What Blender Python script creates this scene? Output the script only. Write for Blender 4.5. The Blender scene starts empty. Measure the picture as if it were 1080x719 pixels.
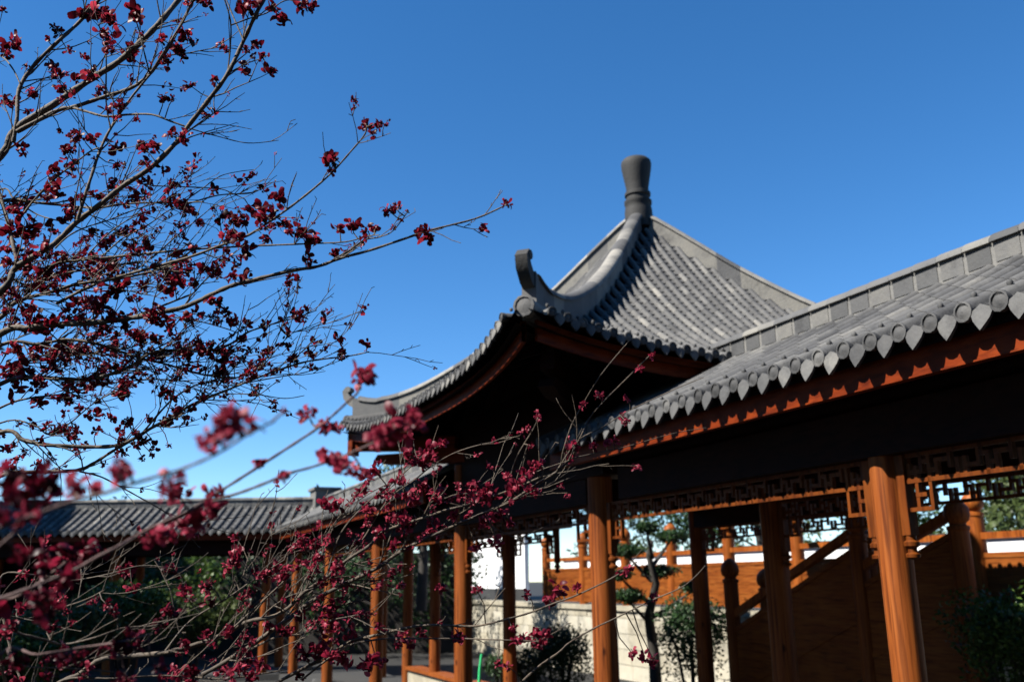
import bpy, math, random
from mathutils import Vector, Matrix, noise
R = math.radians
scene = bpy.context.scene
col = scene.collection
random.seed(7)

# ------------------------------------------------------------------ camera
EYE = Vector((0, 0, 1.5)); PITCH = R(14.4); ROLL = R(0.82); FPX = 980.0
fwd = Vector((0, math.cos(PITCH), math.sin(PITCH)))
rt0 = Vector((1, 0, 0)); up0 = rt0.cross(fwd)
crt = rt0*math.cos(ROLL) - up0*math.sin(ROLL)
cup = up0*math.cos(ROLL) + rt0*math.sin(ROLL)
cd = bpy.data.cameras.new('camera'); cam = bpy.data.objects.new('camera', cd); col.objects.link(cam)
cam.matrix_world = Matrix((( crt.x, cup.x, -fwd.x, EYE.x), (crt.y, cup.y, -fwd.y, EYE.y), (crt.z, cup.z, -fwd.z, EYE.z), (0, 0, 0, 1)))
cd.sensor_width = 36; cd.lens = FPX/1080*36
cd.clip_start = 0.05; cd.clip_end = 3000
cd.dof.use_dof = True; cd.dof.focus_distance = 3.1; cd.dof.aperture_fstop = 3.4
scene.camera = cam

# ------------------------------------------------------------------ sky and sun
SUN = Vector((-0.905, -0.33, 1.0)).normalized()
elev = math.asin(SUN.z); azim = math.atan2(SUN.x, SUN.y)
w = bpy.data.worlds.new('World'); scene.world = w; w.use_nodes = True
nt = w.node_tree; bg = nt.nodes['Background']
sky = nt.nodes.new('ShaderNodeTexSky'); sky.sky_type = 'NISHITA'; sky.sun_disc = False
sky.sun_elevation = elev; sky.sun_rotation = azim
sky.altitude = 2200; sky.air_density = 1.0; sky.dust_density = 0.0; sky.ozone_density = 3.0
hs = nt.nodes.new('ShaderNodeHueSaturation'); hs.inputs['Saturation'].default_value = 1.27
nt.links.new(sky.outputs[0], hs.inputs['Color']); nt.links.new(hs.outputs[0], bg.inputs[0])
bg.inputs[1].default_value = 0.07
sd = bpy.data.lights.new('sun', 'SUN'); sd.energy = 5.0; sd.angle = R(0.5); sd.color = (1.0, 0.95, 0.87)
so = bpy.data.objects.new('sun', sd); col.objects.link(so)
so.rotation_euler = SUN.to_track_quat('Z', 'Y').to_euler(); so.location = (-20, 0, 30)
scene.view_settings.view_transform = 'Standard'; scene.view_settings.look = 'None'
scene.view_settings.exposure = 1.55; scene.view_settings.gamma = 1.0
scene.view_settings.use_curve_mapping = False

# ------------------------------------------------------------------ materials
def newmat(name):
    m = bpy.data.materials.new(name); m.use_nodes = True
    n = m.node_tree; b = n.nodes['Principled BSDF']
    return m, n, b
def N(n, t, **kw):
    x = n.nodes.new(t)
    for k, v in kw.items():
        if hasattr(x, k): setattr(x, k, v)
        else: x.inputs[k].default_value = v
    return x
def ramp(n, src, stops, k=None):
    k = KA if k is None else k
    stops = [(p, tuple(min(1, x*k) for x in c)) for p, c in stops]
    r = n.nodes.new('ShaderNodeValToRGB'); e = r.color_ramp.elements
    while len(e) < len(stops): e.new(0.5)
    for i, (p, c) in enumerate(stops): e[i].position = p; e[i].color = (*c, 1)
    n.links.new(src, r.inputs[0]); return r
def coords(n, scale):
    tc = n.nodes.new('ShaderNodeTexCoord'); mp = n.nodes.new('ShaderNodeMapping')
    mp.inputs['Scale'].default_value = scale
    n.links.new(tc.outputs['Object'], mp.inputs[0]); return mp.outputs[0]
def bump(n, b, src, s, d=0.01):
    bp = n.nodes.new('ShaderNodeBump'); bp.inputs['Strength'].default_value = s; bp.inputs['Distance'].default_value = d
    n.links.new(src, bp.inputs['Height']); n.links.new(bp.outputs[0], b.inputs['Normal'])

def wood(name, dark, mid, light, scale=(14, 14, 1.2), rough=0.5, knots=True):
    m, n, b = newmat(name)
    nz = N(n, 'ShaderNodeTexNoise', Scale=1.0, Detail=6.0, Roughness=0.6, Distortion=0.6)
    n.links.new(coords(n, scale), nz.inputs[0])
    r = ramp(n, nz.outputs[0], [(0.28, dark), (0.5, mid), (0.74, light)])
    out = r.outputs[0]
    if knots:
        vo = N(n, 'ShaderNodeTexVoronoi', Scale=1.0)
        n.links.new(coords(n, (6, 6, 2.6)), vo.inputs[0])
        k = ramp(n, vo.outputs['Distance'], [(0.05, (0.25, 0.2, 0.18)), (0.13, (1, 1, 1))], 1.0)
        mx = N(n, 'ShaderNodeMix', data_type='RGBA', blend_type='MULTIPLY'); mx.inputs[0].default_value = 1
        n.links.new(out, mx.inputs[6]); n.links.new(k.outputs[0], mx.inputs[7]); out = mx.outputs[2]
    big = N(n, 'ShaderNodeTexNoise', Scale=1.0, Detail=3.0); n.links.new(coords(n, (1.6, 1.6, 1.1)), big.inputs[0])
    br = ramp(n, big.outputs[0], [(0.3, (0.72, 0.66, 0.6)), (0.7, (1.0, 1.0, 1.0))], 1.0)
    mx2 = N(n, 'ShaderNodeMix', data_type='RGBA', blend_type='MULTIPLY'); mx2.inputs[0].default_value = 1
    n.links.new(out, mx2.inputs[6]); n.links.new(br.outputs[0], mx2.inputs[7])
    sk = N(n, 'ShaderNodeTexNoise', Scale=1.0, Detail=3.0); n.links.new(coords(n, tuple(c*2.2 for c in scale)), sk.inputs[0])
    skr = ramp(n, sk.outputs[0], [(0.36, (0.42, 0.36, 0.32)), (0.50, (1, 1, 1))], 1.0)
    mx3 = N(n, 'ShaderNodeMix', data_type='RGBA', blend_type='MULTIPLY'); mx3.inputs[0].default_value = 0.75
    n.links.new(mx2.outputs[2], mx3.inputs[6]); n.links.new(skr.outputs[0], mx3.inputs[7])
    n.links.new(mx3.outputs[2], b.inputs['Base Color'])
    b.inputs['Roughness'].default_value = rough
    b.inputs['Specular IOR Level'].default_value = 0.12
    bump(n, b, nz.outputs[0], 0.5, 0.008)
    return m
def toned(name, stops, nscale=6, rough=0.8, bumps=0.35, bscale=40, amount=0.5, bd=0.01, stain=0.9):
    """stone or tile: colour from the piece's own tone (one value per piece) and blotchy noise"""
    m, n, b = newmat(name)
    at = N(n, 'ShaderNodeAttribute', attribute_name='tone')
    nz = N(n, 'ShaderNodeTexNoise', Scale=nscale, Detail=5.0, Roughness=0.65); n.links.new(coords(n, (1, 1, 1)), nz.inputs[0])
    mx = N(n, 'ShaderNodeMix', data_type='FLOAT'); mx.inputs[0].default_value = amount
    n.links.new(at.outputs['Fac'], mx.inputs[2]); n.links.new(nz.outputs[0], mx.inputs[3])
    r = ramp(n, mx.outputs[0], stops)
    n.links.new(r.outputs[0], b.inputs['Base Color']); b.inputs['Roughness'].default_value = rough
    st = N(n, 'ShaderNodeTexNoise', Scale=nscale*0.42, Detail=7.0, Roughness=0.78); n.links.new(coords(n, (1, 1, 1)), st.inputs[0])
    sr = ramp(n, st.outputs[0], [(0.32, (0.34, 0.34, 0.35)), (0.48, (0.82, 0.82, 0.82)), (0.66, (1.0, 0.98, 0.94))], 1.0)
    mm = N(n, 'ShaderNodeMix', data_type='RGBA', blend_type='MULTIPLY'); mm.inputs[0].default_value = stain
    n.links.new(r.outputs[0], mm.inputs[6]); n.links.new(sr.outputs[0], mm.inputs[7]); n.links.new(mm.outputs[2], b.inputs['Base Color'])
    b2 = N(n, 'ShaderNodeTexNoise', Scale=bscale, Detail=4.0); n.links.new(coords(n, (1, 1, 1)), b2.inputs[0])
    bump(n, b, b2.outputs[0], bumps, bd)
    return m
def leafmat(name, stops, trans=0.3, tcol=None, rough=0.45):
    m, n, b = newmat(name)
    at = N(n, 'ShaderNodeAttribute', attribute_name='tone')
    r = ramp(n, at.outputs['Fac'], stops)
    n.links.new(r.outputs[0], b.inputs['Base Color']); b.inputs['Roughness'].default_value = rough; b.inputs['Specular IOR Level'].default_value = 0.18
    t = n.nodes.new('ShaderNodeBsdfTranslucent')
    n.links.new(r.outputs[0], t.inputs[0])
    mx = n.nodes.new('ShaderNodeMixShader'); mx.inputs[0].default_value = trans
    n.links.new(b.outputs[0], mx.inputs[1]); n.links.new(t.outputs[0], mx.inputs[2])
    n.links.new(mx.outputs[0], n.nodes['Material Output'].inputs[0])
    return m
M = {}
KA = 1.0
KA = 0.435
M['wood'] = wood('orange_varnished_wood', (0.20, 0.042, 0.008), (0.46, 0.125, 0.023), (0.62, 0.19, 0.042), scale=(26, 26, 0.9), rough=0.55)
M['rail'] = wood('orange_railing_wood', (0.30, 0.068, 0.011), (0.50, 0.135, 0.021), (0.62, 0.20, 0.037), knots=False)
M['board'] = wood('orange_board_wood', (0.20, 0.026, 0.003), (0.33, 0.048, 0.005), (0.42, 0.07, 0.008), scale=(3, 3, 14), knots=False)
KA = 0.26
M['plank'] = wood('orange_plank_wood', (0.46, 0.11, 0.018), (0.66, 0.19, 0.032), (0.78, 0.26, 0.05), scale=(1.6, 1.6, 22), knots=False)
KA = 0.264
M['lattice'] = wood('shade_dark_orange_lattice_wood', (0.24, 0.05, 0.006), (0.40, 0.10, 0.012), (0.48, 0.13, 0.02))  # darker than the column wood: part of its shade is in the colour
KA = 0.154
M['beam'] = wood('red_brown_shade_beam_wood', (0.06, 0.012, 0.004), (0.10, 0.02, 0.006), (0.14, 0.032, 0.01), scale=(4, 4, 14), knots=False, rough=0.7)  # beams darkened so the under-eave shade is put into their colour
M['dark'] = wood('shade_dark_wood', (0.022, 0.006, 0.003), (0.035, 0.009, 0.004), (0.05, 0.014, 0.006), knots=False, rough=0.75)  # near-black for roof undersides and rafters, eave shade painted in
KA = 0.33
M['tile'] = toned('grey_clay_tile', [(0.12, (0.05, 0.051, 0.054)), (0.42, (0.16, 0.161, 0.163)), (0.62, (0.27, 0.268, 0.26)), (0.85, (0.62, 0.59, 0.52))], nscale=9, amount=0.3)
M['pan'] = toned('dark_grey_pan_tile', [(0.15, (0.05, 0.051, 0.054)), (0.5, (0.13, 0.131, 0.135)), (0.85, (0.26, 0.255, 0.24))], nscale=7, amount=0.5)
M['ridge'] = toned('grey_ridge_tile', [(0.12, (0.10, 0.105, 0.11)), (0.5, (0.22, 0.222, 0.225)), (0.85, (0.50, 0.48, 0.42))], nscale=5, amount=0.3)
M['mortar'] = toned('pale_lime_mortar', [(0.2, (0.26, 0.255, 0.24)), (0.8, (0.48, 0.47, 0.44))], nscale=9)
M['finial'] = toned('dark_weathered_shade_clay', [(0.2, (0.016, 0.017, 0.017)), (0.8, (0.055, 0.055, 0.051))], nscale=12)
KA = 0.544
M['cream'] = toned('cream_stone', [(0.15, (0.36, 0.32, 0.23)), (0.45, (0.55, 0.50, 0.38)), (0.85, (0.72, 0.68, 0.56))], nscale=3.5, amount=0.6, bscale=18)
KA = 0.810
M['white'] = toned('white_plaster', [(0.2, (0.72, 0.73, 0.74)), (0.8, (0.84, 0.84, 0.83))], stain=0.25, nscale=2, bumps=0.1)
KA = 0.075
M['paving'] = toned('grey_paving', [(0.2, (0.16, 0.155, 0.14)), (0.8, (0.34, 0.33, 0.30))], nscale=2.5)
M['soil'] = toned('dark_garden_soil', [(0.25, (0.016, 0.014, 0.009)), (0.75, (0.045, 0.042, 0.022))], nscale=1.3, rough=0.95)
M['rock'] = toned('pale_garden_rock', [(0.2, (0.30, 0.30, 0.29)), (0.8, (0.70, 0.69, 0.66))], nscale=4, bd=0.03)
M['grey_wall'] = toned('grey_render', [(0.2, (0.16, 0.165, 0.17)), (0.8, (0.26, 0.265, 0.27))], nscale=1.5)
KA = 0.40
M['bark'] = toned('grey_brown_bark', [(0.2, (0.05, 0.038, 0.03)), (0.5, (0.14, 0.098, 0.062)), (0.8, (0.27, 0.205, 0.125))], nscale=14, amount=0.7, bscale=90)
M['barkpink'] = toned('reddish_young_bark', [(0.2, (0.07, 0.028, 0.028)), (0.5, (0.16, 0.075, 0.07)), (0.8, (0.27, 0.16, 0.12))], nscale=14, amount=0.7, bscale=90)
M['barkdark'] = toned('dark_bark', [(0.2, (0.025, 0.02, 0.015)), (0.8, (0.07, 0.055, 0.04))], nscale=10, amount=0.7)
M['red'] = leafmat('dark_red_leaf', [(0.0, (0.045, 0.003, 0.005)), (0.5, (0.30, 0.014, 0.032)), (1.0, (0.85, 0.07, 0.12))], 0.45)
M['pink'] = leafmat('crimson_leaf', [(0.0, (0.05, 0.002, 0.008)), (0.45, (0.44, 0.024, 0.068)), (1.0, (0.95, 0.14, 0.22))], 0.45)
KA = 0.62
M['green'] = leafmat('glossy_green_leaf', [(0.0, (0.018, 0.045, 0.010)), (0.5, (0.05, 0.10, 0.018)), (1.0, (0.12, 0.19, 0.035))], 0.25, rough=0.4)
M['pine'] = leafmat('dark_pine_needle', [(0.0, (0.012, 0.034, 0.014)), (0.5, (0.028, 0.065, 0.022)), (1.0, (0.06, 0.11, 0.03))], 0.15)
M['olive'] = leafmat('olive_leaf', [(0.0, (0.03, 0.05, 0.012)), (0.5, (0.07, 0.10, 0.028)), (1.0, (0.14, 0.17, 0.06))], 0.25)

# ------------------------------------------------------------------ mesh builder
class MB:
    def __init__(s): s.v = []; s.f = []; s.t = []; s.sm = []
    def add(s, vs, fs, tone=None, smooth=False):
        k = len(s.v); s.v.extend(vs)
        t = random.random() if tone is None else tone
        for f in fs:
            s.f.append([i+k for i in f]); s.t.append(t); s.sm.append(smooth)
    def hexa(s, p, tone=None):
        s.add(p, [(0, 3, 2, 1), (4, 5, 6, 7), (0, 1, 5, 4), (1, 2, 6, 5), (2, 3, 7, 6), (3, 0, 4, 7)], tone)
    def fbox(s, F, a0, a1, b0, b1, z0, z1, tone=None):
        s.hexa([F(a0, b0, z0), F(a1, b0, z0), F(a1, b1, z0), F(a0, b1, z0), F(a0, b0, z1), F(a1, b0, z1), F(a1, b1, z1), F(a0, b1, z1)], tone)
    def bar(s, p, q, wd, ht, up=Vector((0, 0, 1)), tone=None):
        d = (q-p).normalized(); x = d.cross(up).normalized()*wd/2; y = x.cross(d).normalized()*ht/2
        s.hexa([p-x-y, p+x-y, p+x+y, p-x+y, q-x-y, q+x-y, q+x+y, q-x+y], tone)
    def tube(s, path, rad, seg=8, tone=None, caps=True):
        n = len(path); vs = []; prev = None
        for i, p in enumerate(path):
            d = (path[min(i+1, n-1)]-path[max(i-1, 0)])
            d = d.normalized() if d.length > 1e-9 else Vector((0, 0, 1))
            if prev is None: x = d.orthogonal().normalized()
            else:
                x = prev - d*prev.dot(d); x = x.normalized() if x.length > 1e-6 else d.orthogonal().normalized()
            prev = x; y = d.cross(x)
            r = rad[i] if isinstance(rad, (list, tuple)) else rad
            for k in range(seg):
                a = 2*math.pi*k/seg; vs.append(p + (x*math.cos(a)+y*math.sin(a))*r)
        fs = []
        for i in range(n-1):
            for k in range(seg):
                k2 = (k+1) % seg
                fs.append((i*seg+k, i*seg+k2, (i+1)*seg+k2, (i+1)*seg+k))
        s.add(vs, fs, tone, True)
        if caps:
            m = len(s.v)-n*seg
            s.f.append([m+k for k in reversed(range(seg))]); s.t.append(s.t[-1]); s.sm.append(False)
            s.f.append([m+(n-1)*seg+k for k in range(seg)]); s.t.append(s.t[-1]); s.sm.append(False)
    def lathe(s, base, prof, seg=20, tone=None, axis=None):
        vs = []; n = len(prof)
        for (r, z) in prof:
            for k in range(seg):
                a = 2*math.pi*k/seg; vs.append(base+Vector((r*math.cos(a), r*math.sin(a), z)))
        fs = []
        for i in range(n-1):
            for k in range(seg):
                k2 = (k+1) % seg; fs.append((i*seg+k, i*seg+k2, (i+1)*seg+k2, (i+1)*seg+k))
        fs.append(tuple(reversed(range(seg)))); fs.append(tuple((n-1)*seg+k for k in range(seg)))
        s.add(vs, fs, tone, True)
    def grid(s, rows, tone=None, smooth=True):
        w_ = len(rows[0]); vs = [p for r in rows for p in r]; fs = []
        for i in range(len(rows)-1):
            for j in range(w_-1):
                fs.append((i*w_+j, i*w_+j+1, (i+1)*w_+j+1, (i+1)*w_+j))
        s.add(vs, fs, tone, smooth)
    def build(s, name, mat, parent=None, loc=None):
        me = bpy.data.meshes.new(name)
        o0 = Vector((0, 0, 0))
        if parent is not None: o0 = Vector(parent.get('_o', (0, 0, 0)))
        elif loc is not None: o0 = Vector(loc)
        me.from_pydata([tuple(p-o0) for p in s.v], [], s.f)
        me.polygons.foreach_set('use_smooth', s.sm)
        at = me.attributes.new('tone', 'FLOAT', 'FACE'); at.data.foreach_set('value', s.t)
        if any(s.sm):
            try: me.set_sharp_from_angle(angle=R(50))
            except Exception: pass
        me.materials.append(M[mat] if isinstance(mat, str) else mat); me.update()
        o = bpy.data.objects.new(name, me); col.objects.link(o)
        o['_o'] = tuple(o0)
        if parent is not None: o.parent = parent
        else: o.location = o0
        return o
def tag(o, label=None, cat=None, group=None, kind=None):
    if label: o['label'] = label
    if cat: o['category'] = cat
    if group: o['group'] = group
    if kind: o['kind'] = kind
    return o
def thing(name, loc, label, cat, group=None):
    o = bpy.data.objects.new(name, None); col.objects.link(o); o.location = loc; o['_o'] = tuple(loc)
    o.empty_display_size = 0.3
    return tag(o, label, cat, group)
def part_copy(o, parent, off):
    c = o.copy(); col.objects.link(c); c.parent = parent; c.location = off; c['_o'] = tuple(Vector(o['_o'])+Vector(off))
    return c

# ------------------------------------------------------------------ frames
class Frame:
    def __init__(s, u, v, o=(0, 0)): s.u = Vector((*u, 0)); s.v = Vector((*v, 0)); s.o = Vector((*o, 0))
    def __call__(s, a, b, z): return s.o + s.u*a + s.v*b + Vector((0, 0, z))
ANG = R(23.59)
CU = (-math.sin(ANG), math.cos(ANG)); CV = (math.cos(ANG), math.sin(ANG))
G = Frame(CU, CV)
J = G(24.0, 5.19, 0)
LF = Frame((-1, 0), (0, 1), (J.x, J.y-5.19))
ZUP = Vector((0, 0, 1))
def px(x, y, depth):
    """point seen at photo pixel x, y at that distance along the view axis"""
    return EYE + (fwd + crt*((x-540)/FPX) - cup*((y-359.5)/FPX))*depth

GROUND = -0.7; FLOOR = -0.55
# ------------------------------------------------------------------ ground
def ground_h(x, y):
    b = x*CV[0]+y*CV[1]
    t = min(1, max(0, (3.3-b)/2.0)); t = t*t*(3-2*t)
    if y > 9: t *= max(0, 1-(y-9)/4)
    return GROUND + 0.6*t
gm = MB(); xs = [-900, -300, -120, -60] + [-40+2*i for i in range(41)] + [60, 120, 300, 900]
ys = [-900, -200, -60] + [-20+2*i for i in range(41)] + [90, 150, 300, 900]
gm.grid([[Vector((x, y, ground_h(x, y))) for x in xs] for y in ys], 0.5)
g = gm.build('ground', 'soil'); tag(g, kind='structure')
pm = MB()
pm.hexa([Vector(p) for p in ((-16, 19.2, GROUND-0.05), (-3.6, 19.2, GROUND-0.05), (-4.4, 21.0, GROUND-0.05), (-16, 21.0, GROUND-0.05),
        (-16, 19.2, GROUND+0.06), (-3.6, 19.2, GROUND+0.06), (-4.4, 21.0, GROUND+0.06), (-16, 21.0, GROUND+0.06))], 0.6)

# ------------------------------------------------------------------ tiled roofs
TS = 0.2075
def tile_row(tubes, pans, P, lat, nrm, tlen=0.2, r=0.050, pan=True, detail=2, half=None):
    """P: list of points down the slope (ridge to eave); lat: unit vector along the eave; nrm(i): roof normal"""
    half = half or TS/2
    # cumulative lengths
    L = [0]
    for i in range(len(P)-1): L.append(L[-1]+(P[i+1]-P[i]).length)
    tot = L[-1]
    if tot < 0.06: return
    def at(d):
        d = max(0, min(tot, d)); i = 0
        while i < len(L)-2 and L[i+1] < d: i += 1
        f = (d-L[i])/max(1e-9, L[i+1]-L[i]); return P[i].lerp(P[i+1], f)
    def nr(d):
        t = (at(d+0.03)-at(d-0.03)).normalized(); n_ = lat.cross(t)
        return n_.normalized() if n_.z > 0 else -n_.normalized()
    seg = 6 if detail > 1 else 4
    nt_ = max(1, round(tot/tlen))
    jit = random.uniform(-0.004, 0.004); rowt = random.gauss(0.5, 0.11)
    for k in range(nt_):
        d0 = tot*k/nt_; d1 = tot*(k+1)/nt_
        vs = []
        for d, rr in ((d0, r*0.94), (d1, r)):
            c = at(d)+lat*jit; n_ = nr(d)
            for j in range(seg+1):
                a = math.pi*j/seg
                vs.append(c + lat*(rr*math.cos(a)) + n_*(rr*math.sin(a)*1.08+0.012))
        m = seg+1
        fs = [(j, j+1, m+j+1, m+j) for j in range(seg)]
        tubes.add(vs, fs, rowt+random.gauss(0.0, 0.11), True)
        tubes.add([vs[m+j] for j in range(m)], [tuple(range(m))], 0.2)
    if pan:
        np_ = max(1, round(tot/(0.095 if detail > 1 else 0.2)))
        for k in range(np_):
            d0 = tot*k/np_; d1 = min(tot, tot*(k+1)/np_+0.008)
            c0 = at(d0)+lat*half; c1 = at(d1)+lat*half; n0 = nr(d0); n1 = nr(d1); hw = half*0.78
            vs = []
            for c, n_, h in ((c0, n0, -0.004), (c1, n1, 0.012)):
                vs += [c-lat*hw+n_*(h+0.012), c-lat*hw*0.4+n_*(h-0.004), c+lat*hw*0.4+n_*(h-0.004), c+lat*hw+n_*(h+0.012)]
            lip = [v_-n1*0.014 for v_ in vs[4:]]
            t = random.gauss(0.5, 0.16)
            pans.add(vs+lip, [(0, 1, 5, 4), (1, 2, 6, 5), (2, 3, 7, 6), (4, 5, 9, 8), (5, 6, 10, 9), (6, 7, 11, 10)], t, False)
HEART = [(-0.034, 0.012), (0.0, 0.030), (0.034, 0.012), (0.058, 0.002), (0.068, -0.026), (0.054, -0.060), (0.028, -0.094), (0.0, -0.126),
         (-0.028, -0.094), (-0.054, -0.060), (-0.068, -0.026), (-0.058, 0.002)]
def eave_drip(mb, p, lat, out, sc=1.0):
    """heart-shaped drip tile hanging at p"""
    tilt = random.uniform(0.10, 0.2); dn = (-ZUP + out*tilt).normalized(); rl = random.uniform(-0.06, 0.06)
    l2 = (lat + ZUP*rl).normalized(); th = 0.016; vs = []
    n = len(HEART); sc = sc*random.uniform(0.86, 0.93)
    for o in (0.0, th):
        for (x, y) in HEART:
            bul = 0.010*(1-abs(x)/0.07) if o > 0 else 0
            vs.append(p + l2*x*sc - dn*y*sc + out*(o+bul))
    cpt = p + dn*0.04*sc + out*(th+0.012)
    vs.append(cpt)
    fs = [tuple(reversed(range(n)))] + [(n+i, n+(i+1) % n, 2*n) for i in range(n)] + [(i, (i+1) % n, n+(i+1) % n, n+i) for i in range(n)]
    mb.add(vs, fs, random.gauss(0.50, 0.15))
def eave_disc(mb, p, lat, out, r=0.054):
    """round end tile, with rim"""
    vs = []; n = 12
    up = lat.cross(out); up = up if up.z > 0 else -up
    for (rr, o) in ((r, -0.02), (r, 0.012), (r*0.8, 0.014), (r*0.74, 0.004), (r*0.3, 0.012), (0.001, 0.014)):
        for k in range(n):
            a = 2*math.pi*k/n; vs.append(p + lat*rr*math.cos(a) + up*rr*math.sin(a) + out*o)
    fs = [(i*n+k, i*n+(k+1) % n, (i+1)*n+(k+1) % n, (i+1)*n+k) for i in range(5) for k in range(n)]
    mb.add(vs, fs, random.gauss(0.32, 0.14))
def nail_cap(mb, p):
    mb.lathe(p, [(0.012, 0), (0.017, 0.014), (0.013, 0.026), (0.003, 0.032)], 7, random.gauss(0.35, 0.1))

RIDGE_B = 5.19; EAVE_Z = 2.74; RIDGE_Z = 3.40; HALF = 1.35
def corr_pt(F, a, side, t, dz=0):
    f = t + 0.10*t*(1-t)
    return F(a, RIDGE_B + side*HALF*t, RIDGE_Z + (EAVE_Z-RIDGE_Z)*f + dz)
def corridor_roof(F, root, a0, a1, front_detail=2, ridge_a=None, back=True):
    roof = MB()
    # deck boards under the tiles, as one closed slab
    for side in (-1, 1):
        rows = []
        ts = [0, 0.25, 0.5, 0.75, 0.97]
        top = [[corr_pt(F, a, side, t, -0.012) for a in (a0, a1)] for t in ts]
        bot = [[corr_pt(F, a, side, t, -0.10) for a in (a0, a1)] for t in reversed(ts)]
        loop = top+bot+[top[0]]
        roof.grid(loop, 0.3, False)
        n = len(top)+len(bot)
        for j in (0, 1):
            k = len(roof.v); roof.v.extend([r[j] for r in top+bot])
            roof.f.append([k+i for i in range(n)]); roof.t.append(0.3); roof.sm.append(False)
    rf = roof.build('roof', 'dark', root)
    tubes, pans, drips = MB(), MB(), MB()
    nrow = int((a1-a0)/TS)
    off = (2.854-a0) % TS
    for side in ((-1, 1) if back else (-1,)):
        det = front_detail if side < 0 else 1
        for k in range(nrow+1):
            a = a0+off+k*TS
            if a > a1: break
            ah = a - TS/2
            P = [corr_pt(F, ah, side, t) for t in (0.03, 0.2, 0.4, 0.6, 0.8, 1.0)]
            tile_row(tubes, pans, P, F.u, None, detail=det, pan=(a < a1-0.05))
            out = F.v*side
            if det > 1 or side < 0:
                eave_disc(drips, P[-1]+ZUP*0.012+out*0.012, F.u, out)
                eave_drip(drips, corr_pt(F, a, side, 1.0, 0.0)+out*0.0, F.u, out)
                if front_detail > 1:
                    nail_cap(drips, P[-1]-out*0.075+ZUP*(0.012+0.056+0.03))
    tubes.build('roof_tiling', 'tile', rf); pans.build('pan_tiling', 'pan', rf); drips.build('drip_edge', 'tile', rf)
    # ridge wall: courses of blocks with pale joints under a rounded cap
    r0, r1 = (a0, a1) if ridge_a is None else ridge_a
    rd, core = MB(), MB()
    core.fbox(F, r0, r1, RIDGE_B-0.067, RIDGE_B+0.067, RIDGE_Z-0.03, RIDGE_Z+0.165, 0.6)
    a = r0
    while a < r1-0.02:
        L_ = min(0.215, r1-a)
        rd.fbox(F, a+0.016, a+L_-0.016, RIDGE_B-0.072, RIDGE_B+0.072, RIDGE_Z+0.03, RIDGE_Z+0.158, random.choice((0.15, 0.22, 0.3, 0.35, 0.6, 0.75)))
        vs = []
        for aa, rr in ((a+0.004, 0.092), (a+L_-0.004, 0.098)):
            for j in range(9):
                t = math.pi*j/8; vs.append(F(aa, RIDGE_B+rr*math.cos(t), RIDGE_Z+0.166+rr*0.75*math.sin(t)))
        fs = [(j, j+1, 9+j+1, 9+j) for j in range(8)] + [(8, 0, 9, 17), tuple(range(9)), tuple(range(9, 18))]
        rd.add(vs, fs, random.gauss(0.5, 0.2), True)
        a += L_
    rg = rd.build('ridge', 'ridge', rf); core.build('mortar_joint', 'mortar', rf)
    # eave boards and rafters
    fb, rft = MB(), MB()
    for side in (-1, 1):
        e = RIDGE_B+side*(HALF-0.105)
        fb.fbox(F, a0, a1, e, e-side*0.035, 2.535, 2.675)
        fb.fbox(F, a0, a1, e+side*0.012, e-side*0.05, 2.523, 2.532)
        a = a0+0.1
        while a < a1:
            p = corr_pt(F, a, side, 0.04, -0.145); q = corr_pt(F, a, side, 0.90, -0.145)
            rft.bar(p, q, 0.07, 0.08); a += 0.26
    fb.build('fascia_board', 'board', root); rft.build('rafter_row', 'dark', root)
    return rf
def column_mesh(r, h, base=True):
    m = MB()
    prof = []
    for i in range(13):
        t = i/12; prof.append((r*(1.0+0.012*math.sin(9*t)) , h*t))
    m.lathe(Vector((0, 0, 0)), prof, 24, 0.5)
    return m
def add_columns(root, pts, r, ztop, mat='wood', name='column'):
    first = None
    for p in pts:
        off = Vector(p)-Vector(root['_o'])
        if first is None:
            m = column_mesh(r, ztop-FLOOR)
            me = MB(); me.v = [v_+Vector(root['_o']) for v_ in m.v]; me.f = m.f; me.t = m.t; me.sm = m.sm
            first = me.build(name, mat, root); first.location = off
        else: part_copy(first, root, off)
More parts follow.
